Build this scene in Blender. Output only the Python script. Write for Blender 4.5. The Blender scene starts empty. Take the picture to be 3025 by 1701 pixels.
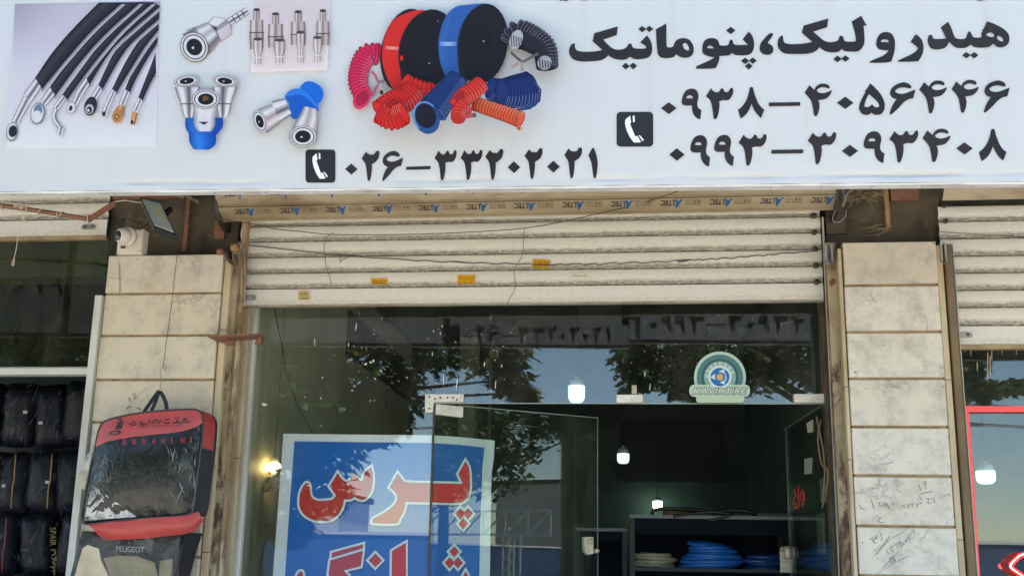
import bpy, math, random
from mathutils import Vector, Matrix
from mathutils.geometry import tessellate_polygon
random.seed(7)
S = bpy.context.scene
C = S.collection
# ------------------------------------------------------------------ camera
CAM = Vector((0, 0, 1.45)); F = 3050.0; PX = 1512.5; PY = 988.6
PITCH, YAW, ROLL = 0.21313, -0.11298, 0.01775
cy_, sy_ = math.cos(YAW), math.sin(YAW)
FW = Vector((sy_*math.cos(PITCH), cy_*math.cos(PITCH), math.sin(PITCH)))
R0 = Vector((cy_, -sy_, 0)); U0 = R0.cross(FW)
RT = R0*math.cos(ROLL) + U0*math.sin(ROLL); UP = -R0*math.sin(ROLL) + U0*math.cos(ROLL)
cam_d = bpy.data.cameras.new('camera'); cam = bpy.data.objects.new('camera', cam_d); C.objects.link(cam)
cam.matrix_world = Matrix(((RT.x, UP.x, -FW.x, CAM.x), (RT.y, UP.y, -FW.y, CAM.y), (RT.z, UP.z, -FW.z, CAM.z), (0, 0, 0, 1)))
cam_d.sensor_width = 36; cam_d.lens = 36*F/3025; cam_d.shift_y = (PY-850.5)/3025
cam_d.clip_start = 0.05; cam_d.clip_end = 2000
S.camera = cam
# ------------------------------------------------------------------ sky and sun
SUN_EL, SUN_ROT = math.radians(67), math.radians(24)
W = bpy.data.worlds.new('World'); S.world = W; W.use_nodes = True
nt = W.node_tree; nt.nodes.clear()
sky = nt.nodes.new('ShaderNodeTexSky'); sky.sky_type = 'NISHITA'; sky.sun_disc = False
sky.sun_elevation = SUN_EL; sky.sun_rotation = SUN_ROT; sky.dust_density = 0.2; sky.ozone_density = 2.0
bg = nt.nodes.new('ShaderNodeBackground'); bg.inputs[1].default_value = 0.135
wo = nt.nodes.new('ShaderNodeOutputWorld')
tint = nt.nodes.new('ShaderNodeMix'); tint.data_type = 'RGBA'; tint.blend_type = 'MULTIPLY'; tint.inputs[0].default_value = 1; tint.inputs[7].default_value = (0.99, 1.03, 1.0, 1)
nt.links.new(sky.outputs[0], tint.inputs[6]); nt.links.new(tint.outputs[2], bg.inputs[0]); nt.links.new(bg.outputs[0], wo.inputs[0])
sd = bpy.data.lights.new('sun', 'SUN'); sd.energy = 5.0; sd.angle = math.radians(0.5); sd.color = (1, 0.94, 0.85)
sun = bpy.data.objects.new('sun', sd); C.objects.link(sun)
tosun = Vector((math.sin(SUN_ROT)*math.cos(SUN_EL), math.cos(SUN_ROT)*math.cos(SUN_EL), math.sin(SUN_EL)))
sun.rotation_euler = tosun.to_track_quat('Z', 'Y').to_euler(); sun.location = (0, 0, 12)
vs = S.view_settings; vs.view_transform = 'Standard'; vs.look = 'None'; vs.gamma = 1; vs.exposure = 2.0
try: vs.use_curve_mapping = False
except Exception: pass
cy = S.cycles
cy.use_denoising = True; cy.max_bounces = 10; cy.diffuse_bounces = 5; cy.glossy_bounces = 5; cy.transparent_max_bounces = 24
cy.sample_clamp_indirect = 8
# ------------------------------------------------------------------ projection helpers
def ray(x, y): return FW + RT*((x-PX)/F) + UP*((PY-y)/F)
def P(x, y, Y):
    d = ray(x, y); return CAM + d*(Y/d.y)
def PP(x, y, o, n):
    d = ray(x, y); return CAM + d*((o-CAM).dot(n)/d.dot(n))
def lin1(c):
    c /= 255.0
    return c/12.92 if c <= 0.04045 else ((c+0.055)/1.055)**2.4
def lin(r, g, b): return (lin1(r), lin1(g), lin1(b))
def pc(r, g, b):                         # ink colour on a white sheet that shows as 200,216,224
    w = lin(206, 222, 230); l = lin(r, g, b)
    return tuple(min(0.86, (0.84, 0.86, 0.86)[i]*l[i]/w[i]) for i in range(3))
# ------------------------------------------------------------------ mesh helpers
class MB:
    def __init__(s): s.v = []; s.f = []; s.c = []; s.sm = []
    def add(s, vs, fs, col=(1, 1, 1), smooth=False):
        o = len(s.v); s.v += [Vector(v) for v in vs]
        if col and isinstance(col[0], (tuple, list)): s.c += list(col)
        else: s.c += [col]*len(vs)
        for f in fs: s.f.append([i+o for i in f]); s.sm.append(smooth)
        return s
    def box(s, a, b, bev=0.0):
        x0, y0, z0 = [min(a[i], b[i]) for i in range(3)]; x1, y1, z1 = [max(a[i], b[i]) for i in range(3)]
        if bev <= 0:
            vs = [(x0,y0,z0),(x1,y0,z0),(x1,y1,z0),(x0,y1,z0),(x0,y0,z1),(x1,y0,z1),(x1,y1,z1),(x0,y1,z1)]
            return s.add(vs, [(3,2,1,0),(4,5,6,7),(0,1,5,4),(1,2,6,5),(2,3,7,6),(3,0,4,7)])
        b_ = bev                                  # front (-y) edges chamfered
        vs = [(x0+b_,y0,z0+b_),(x1-b_,y0,z0+b_),(x1-b_,y0,z1-b_),(x0+b_,y0,z1-b_),
              (x0,y0+b_,z0),(x1,y0+b_,z0),(x1,y0+b_,z1),(x0,y0+b_,z1),
              (x0,y1,z0),(x1,y1,z0),(x1,y1,z1),(x0,y1,z1)]
        return s.add(vs, [(0,1,2,3),(4,5,1,0),(5,6,2,1),(6,7,3,2),(7,4,0,3),(8,9,5,4),(9,10,6,5),(10,11,7,6),(11,8,4,7),(11,10,9,8)])
    def bar(s, a, b, w, h=None, up=(0, 0, 1)):
        a, b = Vector(a), Vector(b); h = h or w; d = (b-a).normalized(); up = Vector(up)
        if abs(d.dot(up)) > 0.95: up = Vector((1, 0, 0))
        r = d.cross(up).normalized()*w/2; u = r.cross(d).normalized()*h/2
        vs = [a-r-u, a+r-u, a+r+u, a-r+u, b-r-u, b+r-u, b+r+u, b-r+u]
        return s.add(vs, [(0,1,2,3),(7,6,5,4),(0,4,5,1),(1,5,6,2),(2,6,7,3),(3,7,4,0)])
    def tube(s, pts, r, n=6, cap=True, smooth=True):
        pts = [Vector(p) for p in pts]; N = len(pts); vs = []; fs = []; ref = None
        for i, p in enumerate(pts):
            d = (pts[min(i+1, N-1)]-pts[max(i-1, 0)]).normalized()
            if ref is None: ref = Vector((0, 0, 1)) if abs(d.z) < 0.9 else Vector((0, 1, 0))
            a = d.cross(ref)
            if a.length < 1e-4: a = d.orthogonal()
            a.normalize(); b = a.cross(d); ref = b
            rr = r[i] if isinstance(r, (list, tuple)) else r
            for k in range(n):
                t = 2*math.pi*k/n; vs.append(p+a*math.cos(t)*rr+b*math.sin(t)*rr)
        for i in range(N-1):
            for k in range(n): fs.append((i*n+k, i*n+(k+1) % n, (i+1)*n+(k+1) % n, (i+1)*n+k))
        if cap: fs += [tuple(range(n))[::-1], tuple(range((N-1)*n, N*n))]
        return s.add(vs, fs, smooth=smooth)
    def lathe(s, o, ax, prof, n=16, smooth=True):
        o = Vector(o); ax = Vector(ax).normalized(); a = ax.orthogonal().normalized(); b = ax.cross(a); vs = []; fs = []
        for h, r in prof:
            for k in range(n):
                t = 2*math.pi*k/n; vs.append(o+ax*h+(a*math.cos(t)+b*math.sin(t))*max(r, 1e-5))
        m = len(prof)
        for i in range(m-1):
            for k in range(n): fs.append((i*n+k, i*n+(k+1) % n, (i+1)*n+(k+1) % n, (i+1)*n+k))
        fs += [tuple(range(n))[::-1], tuple(range((m-1)*n, m*n))]
        return s.add(vs, fs, smooth=smooth)
    def extrude_x(s, prof, x0, x1, nx=1, cap=True, smooth=False):
        m = len(prof); vs = []; fs = []
        for i in range(nx+1):
            x = x0+(x1-x0)*i/nx
            vs += [(x, y, z) for y, z in prof]
        for i in range(nx):
            for k in range(m-1): fs.append((i*m+k, (i+1)*m+k, (i+1)*m+k+1, i*m+k+1))
        return s.add(vs, fs, smooth=smooth)
    def slab(s, pts, nrm, th, chamf=0.0):         # planar polygon given thickness along -nrm
        nrm = Vector(nrm).normalized(); pts = [Vector(p) for p in pts]; n = len(pts)
        back = [p-nrm*th for p in pts]
        tri = tessellate_polygon([pts])
        vs = pts+back; fs = [tuple(t) for t in tri]+[tuple(i+n for i in t[::-1]) for t in tri]
        fs += [(i, i+n, (i+1) % n+n, (i+1) % n) for i in range(n)]
        return s.add(vs, fs)
    def build(s, name, mat, parent=None, kind=None, colors=False, fix=True):
        me = bpy.data.meshes.new(name); ob = bpy.data.objects.new(name, me); C.objects.link(ob)
        if parent is None:
            xs = [v.x for v in s.v]; ys = [v.y for v in s.v]; zs = [v.z for v in s.v]
            org = Vector(((min(xs)+max(xs))/2, (min(ys)+max(ys))/2, min(zs)))
            ob.location = org; WL[ob.name] = org
        else:
            org = WL[parent.name]; ob.parent = parent; WL[ob.name] = org
        me.from_pydata([v-org for v in s.v], [], s.f)
        if colors:
            at = me.color_attributes.new('Col', 'FLOAT_COLOR', 'POINT')
            at.data.foreach_set('color', [q for c in s.c for q in (c[0], c[1], c[2], 1.0)])
        me.polygons.foreach_set('use_smooth', s.sm)
        if fix and not colors and len(s.f) < 30000:
            import bmesh
            bm = bmesh.new(); bm.from_mesh(me); bmesh.ops.recalc_face_normals(bm, faces=bm.faces); bm.to_mesh(me); bm.free()
        me.update(); me.materials.append(mat)
        if kind: ob['kind'] = kind
        return ob
WL = {}
def thing(name, label, cat, loc, group=None):
    o = bpy.data.objects.new(name, None); C.objects.link(o); o.location = Vector(loc); o.empty_display_size = 0.1
    WL[o.name] = Vector(loc); return tag(o, label, cat, group)
def tag(o, label, cat, group=None):
    o['label'] = label; o['category'] = cat
    if group: o['group'] = group
    return o
# ------------------------------------------------------------------ materials
def nodes_of(name):
    m = bpy.data.materials.new(name); m.use_nodes = True; t = m.node_tree
    return m, t, t.nodes['Principled BSDF']
def mix(t, fac, a, b, mode='MIX'):
    n = t.nodes.new('ShaderNodeMix'); n.data_type = 'RGBA'; n.blend_type = mode
    for inp, val in ((n.inputs[0], fac), (n.inputs[6], a), (n.inputs[7], b)):
        if hasattr(val, 'links') or isinstance(val, bpy.types.NodeSocket): t.links.new(val, inp)
        elif isinstance(val, (int, float)): inp.default_value = val
        else: inp.default_value = (*val, 1)
    return n.outputs[2]
def coords(t, scale=(1, 1, 1), kind='Object'):
    tc = t.nodes.new('ShaderNodeTexCoord'); mp = t.nodes.new('ShaderNodeMapping'); mp.inputs['Scale'].default_value = scale
    t.links.new(tc.outputs[kind], mp.inputs[0]); return mp.outputs[0]
def noise(t, co, scale, detail=4, rough=0.6, dist=0.0):
    n = t.nodes.new('ShaderNodeTexNoise'); n.inputs['Scale'].default_value = scale; n.inputs['Detail'].default_value = detail
    n.inputs['Roughness'].default_value = rough; n.inputs['Distortion'].default_value = dist; t.links.new(co, n.inputs['Vector']); return n.outputs[0]
def ramp(t, v, a, b):
    n = t.nodes.new('ShaderNodeMapRange'); n.inputs[1].default_value = a; n.inputs[2].default_value = b; n.interpolation_type = 'SMOOTHSTEP'
    t.links.new(v, n.inputs[0]); return n.outputs[0]
def bump(t, v, s, d=0.01):
    n = t.nodes.new('ShaderNodeBump'); n.inputs['Strength'].default_value = s; n.inputs['Distance'].default_value = d
    t.links.new(v, n.inputs['Height']); return n.outputs[0]
def M(name, c, rough=0.6, metal=0.0, c2=None, scale=6.0, lo=0.4, hi=0.65, sc=(1, 1, 1), c3=None, scale3=2.0, lo3=0.55, hi3=0.7, bmp=0.0, bscale=40, spec=0.5, seed=(0, 0, 0), emit=None):
    m, t, p = nodes_of(name); co = coords(t, sc); col = None
    if c2: col = mix(t, ramp(t, noise(t, co, scale), lo, hi), c, c2)
    if c3: col = mix(t, ramp(t, noise(t, coords(t, sc), scale3, 6, 0.7, 0.4), lo3, hi3), col if col is not None else c, c3)
    if col is not None: t.links.new(col, p.inputs['Base Color'])
    else: p.inputs['Base Color'].default_value = (*c, 1)
    p.inputs['Roughness'].default_value = rough; p.inputs['Metallic'].default_value = metal; p.inputs['Specular IOR Level'].default_value = spec
    if bmp: t.links.new(bump(t, noise(t, co, bscale, 5), bmp), p.inputs['Normal'])
    if emit: p.inputs['Emission Color'].default_value = (*emit[0], 1); p.inputs['Emission Strength'].default_value = emit[1]
    return m
def print_mat(name, rough=0.5, trans=0.0):
    m, t, p = nodes_of(name); a = t.nodes.new('ShaderNodeAttribute'); a.attribute_name = 'Col'
    t.links.new(a.outputs['Color'], p.inputs['Base Color']); p.inputs['Roughness'].default_value = rough
    p.inputs['Specular IOR Level'].default_value = 0.3
    if trans:
        tl = t.nodes.new('ShaderNodeBsdfTranslucent'); t.links.new(a.outputs['Color'], tl.inputs[0]); mx = t.nodes.new('ShaderNodeMixShader'); mx.inputs[0].default_value = trans
        t.links.new(p.outputs[0], mx.inputs[1]); t.links.new(tl.outputs[0], mx.inputs[2]); t.links.new(mx.outputs[0], t.nodes['Material Output'].inputs[0])
    return m
def glass_mat(name, tint=(0.955, 0.975, 0.955), f0=0.062, dirt_sheen=0.03, rough=0.0, dcol=(0.5, 0.48, 0.42)):
    m = bpy.data.materials.new(name); m.use_nodes = True; t = m.node_tree; t.nodes.clear()
    out = t.nodes.new('ShaderNodeOutputMaterial'); tr = t.nodes.new('ShaderNodeBsdfTransparent'); tr.inputs[0].default_value = (*tint, 1)
    gl = t.nodes.new('ShaderNodeBsdfGlossy'); gl.inputs['Roughness'].default_value = rough
    lw = t.nodes.new('ShaderNodeLayerWeight'); lw.inputs[0].default_value = 0.5
    pw = t.nodes.new('ShaderNodeMath'); pw.operation = 'POWER'; pw.inputs[1].default_value = 5; t.links.new(lw.outputs['Facing'], pw.inputs[0])
    ma = t.nodes.new('ShaderNodeMath'); ma.operation = 'MULTIPLY_ADD'; ma.inputs[1].default_value = 1-f0; ma.inputs[2].default_value = f0; t.links.new(pw.outputs[0], ma.inputs[0])
    mx = t.nodes.new('ShaderNodeMixShader'); t.links.new(ma.outputs[0], mx.inputs[0]); t.links.new(tr.outputs[0], mx.inputs[1]); t.links.new(gl.outputs[0], mx.inputs[2])
    df = t.nodes.new('ShaderNodeBsdfDiffuse'); df.inputs[0].default_value = (*dcol, 1)
    co = coords(t, (1, 1, 0.35)); dn = ramp(t, noise(t, co, 5, 6, 0.7), 0.35, 0.8)
    dm = t.nodes.new('ShaderNodeMath'); dm.operation = 'MULTIPLY'; dm.inputs[1].default_value = dirt_sheen; t.links.new(dn, dm.inputs[0])
    m2 = t.nodes.new('ShaderNodeMixShader'); t.links.new(dm.outputs[0], m2.inputs[0]); t.links.new(mx.outputs[0], m2.inputs[1]); t.links.new(df.outputs[0], m2.inputs[2])
    t.links.new(m2.outputs[0], out.inputs[0]); return m
# stone of the pillars: every tile its own shift of tone and veins
def marble(name, c1, c2, vein, stain):
    m, t, p = nodes_of(name); oi = t.nodes.new('ShaderNodeObjectInfo')
    tc = t.nodes.new('ShaderNodeTexCoord'); ad = t.nodes.new('ShaderNodeVectorMath'); ad.operation = 'ADD'
    sc = t.nodes.new('ShaderNodeVectorMath'); sc.operation = 'SCALE'; sc.inputs['Scale'].default_value = 37.0
    cb = t.nodes.new('ShaderNodeCombineXYZ'); t.links.new(oi.outputs['Random'], cb.inputs[0]); t.links.new(oi.outputs['Random'], cb.inputs[2])
    t.links.new(cb.outputs[0], sc.inputs[0]); t.links.new(tc.outputs['Object'], ad.inputs[0]); t.links.new(sc.outputs[0], ad.inputs[1]); co = ad.outputs[0]
    base = mix(t, ramp(t, oi.outputs['Random'], 0.1, 0.9), c1, c2)
    base = mix(t, ramp(t, noise(t, co, 9, 8, 0.72), 0.42, 0.72), base, tuple(x*0.62 for x in c1))
    v = noise(t, co, 3.6, 7, 0.6, 1.3)
    ab = t.nodes.new('ShaderNodeMath'); ab.operation = 'SUBTRACT'; ab.inputs[1].default_value = 0.5; t.links.new(v, ab.inputs[0])
    a2 = t.nodes.new('ShaderNodeMath'); a2.operation = 'ABSOLUTE'; t.links.new(ab.outputs[0], a2.inputs[0])
    vm = ramp(t, a2.outputs[0], 0.035, 0.0)
    vm2 = t.nodes.new('ShaderNodeMath'); vm2.operation = 'MULTIPLY'; t.links.new(vm, vm2.inputs[0]); t.links.new(ramp(t, noise(t, co, 3, 2), 0.45, 0.7), vm2.inputs[1])
    vm3 = t.nodes.new('ShaderNodeMath'); vm3.operation = 'MULTIPLY'; vm3.inputs[1].default_value = 0.7; t.links.new(vm2.outputs[0], vm3.inputs[0])
    base = mix(t, vm3.outputs[0], base, vein)
    st = t.nodes.new('ShaderNodeMath'); st.operation = 'MULTIPLY'; st.inputs[1].default_value = 0.75
    t.links.new(ramp(t, noise(t, co, 3.2, 6, 0.7, 0.6), 0.57, 0.76), st.inputs[0])
    base = mix(t, st.outputs[0], base, stain)
    sp = noise(t, co, 60, 2, 0.5)
    base = mix(t, ramp(t, sp, 0.70, 0.76), base, (0.1, 0.09, 0.07))
    t.links.new(base, p.inputs['Base Color']); p.inputs['Roughness'].default_value = 0.42
    t.links.new(bump(t, noise(t, co, 25, 5), 0.12, 0.004), p.inputs['Normal']); return m
MARBLE = marble('marble_tile', (0.62, 0.575, 0.475), (0.58, 0.50, 0.37), (0.22, 0.21, 0.2), (0.47, 0.34, 0.18))
MORTAR = M('mortar', (0.33, 0.235, 0.12), 0.9, c2=(0.2, 0.13, 0.065), scale=14)
EDGE_STONE = M('edge_stone', (0.52, 0.43, 0.28), 0.55, c2=(0.4, 0.3, 0.17), scale=5, sc=(1, 1, 0.4), c3=(0.2, 0.13, 0.07), scale3=4, lo3=0.62, hi3=0.75, bmp=0.1)
RUST_STEEL = M('rusty_painted_steel', (0.36, 0.29, 0.175), 0.6, c2=(0.2, 0.14, 0.075), scale=9, sc=(1, 1, 0.5), c3=(0.07, 0.036, 0.018), scale3=5.5, lo3=0.49, hi3=0.58, bmp=0.15)
DARK_STEEL = M('dark_steel', (0.09, 0.065, 0.04), 0.65, c2=(0.05, 0.032, 0.02), scale=6, c3=(0.17, 0.1, 0.05), scale3=4)
BROWN_PAINT = M('brown_paint', (0.23, 0.1, 0.055), 0.5, c2=(0.16, 0.07, 0.04), scale=12, c3=(0.08, 0.04, 0.025), scale3=6, lo3=0.6, hi3=0.8, bmp=0.08)
CONCRETE = M('dirty_concrete', (0.095, 0.075, 0.047), 0.9, c2=(0.045, 0.034, 0.02), scale=5, c3=(0.17, 0.135, 0.09), scale3=9, lo3=0.6, hi3=0.7, bmp=0.4, bscale=25)
ALU = M('aluminium', (0.55, 0.55, 0.5), 0.45, c2=(0.42, 0.4, 0.33), scale=4, sc=(1, 1, 0.3), c3=(0.3, 0.25, 0.17), scale3=6, lo3=0.66, hi3=0.8)
GALV = M('galvanised_steel', (0.36, 0.35, 0.31), 0.45, 0.35, c2=(0.24, 0.23, 0.2), scale=14)
BLACK = M('black_plastic', (0.012, 0.012, 0.013), 0.4)
DARK = M('dark_metal', (0.03, 0.028, 0.025), 0.5, c2=(0.06, 0.045, 0.03), scale=30)
WIRE = M('dark_wire', (0.055, 0.042, 0.03), 0.6)
WHITEP = M('dirty_white_plastic', (0.62, 0.57, 0.48), 0.5, c2=(0.5, 0.44, 0.34), scale=12)
CREAM = M('cream_metal', (0.66, 0.6, 0.45), 0.4, c2=(0.5, 0.42, 0.28), scale=30)
PATCH = M('painted_patch_fitting', (0.66, 0.63, 0.56), 0.45, c2=(0.55, 0.5, 0.42), scale=20, c3=(0.28, 0.13, 0.05), scale3=26, lo3=0.6, hi3=0.66)
ASPHALT = M('asphalt', (0.26, 0.245, 0.22), 0.9, c2=(0.21, 0.2, 0.18), scale=1.2, bmp=0.3, bscale=60)
PAVE = M('pavement_concrete', (0.52, 0.47, 0.39), 0.85, c2=(0.45, 0.4, 0.33), scale=1.5, bmp=0.2)
GLASS = glass_mat('shop_glass'); DOOR_GLASS = glass_mat('door_glass', (0.9, 0.95, 0.91), 0.045, 0.09, 0.0, (0.16, 0.2, 0.16)); GLASS_SIDE = glass_mat('neighbour_glass', (0.6, 0.66, 0.56), 0.04, 0.34, 0.0, (0.11, 0.11, 0.068))  # door glass: dirt colour also carries a painted grey-green sheen
PRINT = print_mat('print_ink')
# roller slat: cream paint, dust gathered along the lower lip
def slat_mat(name, c, dust, h):
    m, t, p = nodes_of(name); tc = t.nodes.new('ShaderNodeTexCoord'); uv = t.nodes.new('ShaderNodeUVMap')
    oi = t.nodes.new('ShaderNodeObjectInfo')
    co = coords(t, (0.5, 1, 3)); s = t.nodes.new('ShaderNodeSeparateXYZ'); t.links.new(uv.outputs[0], s.inputs[0])
    cb = t.nodes.new('ShaderNodeCombineXYZ'); t.links.new(s.outputs[0], cb.inputs[0]); t.links.new(s.outputs[1], cb.inputs[1]); t.links.new(oi.outputs['Random'], cb.inputs[2])
    mp = t.nodes.new('ShaderNodeMapping'); mp.inputs['Scale'].default_value = (3.2, 0.7, 40); t.links.new(cb.outputs[0], mp.inputs[0])
    n1 = noise(t, mp.outputs[0], 3.2, 8, 0.72); n2 = noise(t, mp.outputs[0], 14, 6, 0.7)
    vv = s.outputs[1]                                   # 0 bottom .. 1 top
    a = t.nodes.new('ShaderNodeMath'); a.operation = 'MULTIPLY_ADD'; a.inputs[1].default_value = 0.30; t.links.new(n1, a.inputs[0])
    neg = t.nodes.new('ShaderNodeMath'); neg.operation = 'MULTIPLY'; neg.inputs[1].default_value = -1; t.links.new(vv, neg.inputs[0]); t.links.new(neg.outputs[0], a.inputs[2])
    band = ramp(t, a.outputs[0], -0.24, -0.05)
    bm = t.nodes.new('ShaderNodeMath'); bm.operation = 'MULTIPLY'; t.links.new(band, bm.inputs[0]); t.links.new(ramp(t, n2, 0.25, 0.6), bm.inputs[1])
    col = mix(t, ramp(t, n2, 0.3, 0.75), c, tuple(x*0.86 for x in c))
    bs = t.nodes.new('ShaderNodeMath'); bs.operation = 'MULTIPLY'; bs.inputs[1].default_value = h; t.links.new(bm.outputs[0], bs.inputs[0])
    col = mix(t, bs.outputs[0], col, dust)
    col = mix(t, ramp(t, noise(t, co, 40, 3), 0.72, 0.8), col, tuple(x*0.4 for x in c))
    t.links.new(col, p.inputs['Base Color']); p.inputs['Roughness'].default_value = 0.48
    return m
SLAT = slat_mat('cream_slat_paint', (0.70, 0.66, 0.55), (0.19, 0.155, 0.105), 0.82)
BOTTOM = slat_mat('bottom_bar_paint', (0.70, 0.67, 0.59), (0.3, 0.22, 0.13), 0.25)
SLAT_FILM = M('slat_with_film', (0.36, 0.285, 0.17), 0.4, c2=(0.44, 0.36, 0.23), scale=3, sc=(0.6, 1, 3), c3=(0.2, 0.14, 0.075), scale3=2.2, lo3=0.5, hi3=0.75)
# ------------------------------------------------------------------ 2-D shapes
def smooth(pts, seg=4):
    """pts: (x,y) smooth or (x,y,1) corner; closed Catmull-Rom"""
    n = len(pts); out = []
    for i in range(n):
        p0, p1, p2, p3 = pts[i-1], pts[i], pts[(i+1) % n], pts[(i+2) % n]
        c1 = len(p1) > 2; c2 = len(p2) > 2
        if c1: p0 = p1
        if c2: p3 = p2
        k = 1 if (c1 and c2) else seg
        for j in range(k):
            u = j/k; q = []
            for a in (0, 1):
                q.append(0.5*((2*p1[a])+(-p0[a]+p2[a])*u+(2*p0[a]-5*p1[a]+4*p2[a]-p3[a])*u*u+(-p0[a]+3*p1[a]-3*p2[a]+p3[a])*u**3))
            out.append((q[0], q[1]))
    return out
def T(s):
    """'x,y x,y! ...' -> points, ! marks a corner"""
    o = []
    for w in s.split():
        c = w.endswith('!'); a, b = w.rstrip('!').split(','); o.append((float(a), float(b), 1) if c else (float(a), float(b)))
    return o
def area(p): return 0.5*sum(p[i-1][0]*p[i][1]-p[i][0]*p[i-1][1] for i in range(len(p)))
def offset(p, d):
    n = len(p); sg = 1 if area(p) > 0 else -1; o = []
    for i in range(n):
        a, b, c = Vector(p[i-1]), Vector(p[i]), Vector(p[(i+1) % n])
        e1 = (b-a); e2 = (c-b)
        if e1.length < 1e-6: e1 = e2
        if e2.length < 1e-6: e2 = e1
        e1.normalize(); e2.normalize()
        n1 = Vector((e1.y, -e1.x))*sg; n2 = Vector((e2.y, -e2.x))*sg; m = n1+n2
        if m.length < 1e-3: m = n1
        m.normalize(); k = 1/max(0.55, m.dot(n1)); q = b+m*d*k; o.append((q.x, q.y))
    return o
class Sheet:
    """flat printed shapes on a plane; to(x,y,lift) gives the world point"""
    def __init__(s, to, step=0.00025): s.to = to; s.m = MB(); s.k = 1; s.step = step
    def poly(s, loops, col, same=False):
        if loops and not isinstance(loops[0][0], (tuple, list)): loops = [loops]
        if not same: s.k += 1
        flat = [p for l in loops for p in l]
        tri = tessellate_polygon([[Vector((p[0], p[1], 0)) for p in l] for l in loops])
        c = [col(*p[:2]) for p in flat] if callable(col) else col
        s.m.add([s.to(p[0], p[1], s.k*s.step) for p in flat], [tuple(t) for t in tri], c)
    def ell(s, cx, cy, rx, ry, rot, col, n=28):
        a = math.radians(rot); ca, sa = math.cos(a), math.sin(a)
        s.poly([(cx+rx*math.cos(t)*ca-ry*math.sin(t)*sa, cy+rx*math.cos(t)*sa+ry*math.sin(t)*ca) for t in [2*math.pi*i/n for i in range(n)]], col)
    def ring(s, cx, cy, rx, ry, rot, w, col, a0=0, a1=360, n=32):
        a = math.radians(rot); ca, sa = math.cos(a), math.sin(a); s.k += 1; vs = []; fs = []
        for i in range(n+1):
            t = math.radians(a0+(a1-a0)*i/n)
            for q in (1, 0):
                x = (rx-w*q)*math.cos(t); y = (ry-w*q)*math.sin(t); vs.append(s.to(cx+x*ca-y*sa, cy+x*sa+y*ca, s.k*s.step))
        for i in range(n): fs.append((2*i, 2*i+1, 2*i+3, 2*i+2))
        s.m.add(vs, fs, col)
    def strip(s, L, Rr, cols):
        """band between two edge polylines, colours spread across"""
        s.k += 1; n = len(cols); L = resample(L, 10); Rr = resample(Rr, 10); vs = []; cc = []; fs = []
        for a, b in zip(L, Rr):
            for j in range(n):
                u = j/(n-1); vs.append(s.to(a[0]+(b[0]-a[0])*u, a[1]+(b[1]-a[1])*u, s.k*s.step)); cc.append(cols[j])
        for i in range(len(L)-1):
            for j in range(n-1): fs.append((i*n+j, i*n+j+1, (i+1)*n+j+1, (i+1)*n+j))
        s.m.add(vs, fs, cc)
    def line(s, pts, w, col):
        L = []; Rr = []
        for i, p in enumerate(pts):
            a = Vector(pts[max(i-1, 0)]); b = Vector(pts[min(i+1, len(pts)-1)]); d = (b-a).normalized(); nn = Vector((-d.y, d.x))*w/2
            L.append((p[0]-nn.x, p[1]-nn.y)); Rr.append((p[0]+nn.x, p[1]+nn.y))
        s.k += 1; vs = []; fs = []
        for a, b in zip(L, Rr): vs += [s.to(a[0], a[1], s.k*s.step), s.to(b[0], b[1], s.k*s.step)]
        for i in range(len(L)-1): fs.append((2*i, 2*i+1, 2*i+3, 2*i+2))
        s.m.add(vs, fs, col)
    def done(s, name, mat, parent=None): return s.m.build(name, mat, parent, colors=True)
def resample(p, n):
    p = [Vector(q) for q in p]; d = [0]
    for i in range(len(p)-1): d.append(d[-1]+(p[i+1]-p[i]).length)
    o = []; N = len(p)
    for k in range(n+1):
        t = d[-1]*k/n; i = 0
        while i < N-2 and d[i+1] < t: i += 1
        u = (t-d[i])/max(1e-9, d[i+1]-d[i])
        p0, p1, p2, p3 = p[max(i-1, 0)], p[i], p[i+1], p[min(i+2, N-1)]
        o.append(0.5*((2*p1)+(-p0+p2)*u+(2*p0-5*p1+4*p2-p3)*u*u+(-p0+3*p1-3*p2+p3)*u**3))
    return o
def font2d(txt, size=1.0, shear=0.0, bold=0.0):
    cu = bpy.data.curves.new('lettering', 'FONT'); cu.body = txt; cu.size = size; cu.shear = shear; cu.offset = bold; cu.align_x = 'LEFT'
    ob = bpy.data.objects.new('lettering', cu); C.objects.link(ob)
    dg = bpy.context.evaluated_depsgraph_get(); me = ob.evaluated_get(dg).to_mesh()
    v = [(q.co.x, q.co.y) for q in me.vertices]; f = [tuple(q.vertices) for q in me.polygons]
    ob.evaluated_get(dg).to_mesh_clear(); bpy.data.objects.remove(ob); bpy.data.curves.remove(cu)
    if not v: return [], [], (0, 0, 1, 1)
    xs = [a for a, b in v]; ys = [b for a, b in v]
    return v, f, (min(xs), min(ys), max(xs), max(ys))
def fit_text(sh, txt, x0, y0, x1, y1, col, shear=0.0, bold=0.0, flip=False, sk=0.0):
    """lettering squeezed into a pixel box (y0 top), optionally upside down; sk = rise along the line"""
    v, f, b = font2d(txt, 1, shear, bold)
    if not v: return
    sh.k += 1; w = b[2]-b[0] or 1; h = b[3]-b[1] or 1; vs = []
    for x, y in v:
        u = (x-b[0])/w; q = (y-b[1])/h
        if flip: u, q = 1-u, 1-q
        vs.append(sh.to(x0+(x1-x0)*u, y1+(y0-y1)*q+sk*u, sh.k*sh.step))
    sh.m.add(vs, f, col)
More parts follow.
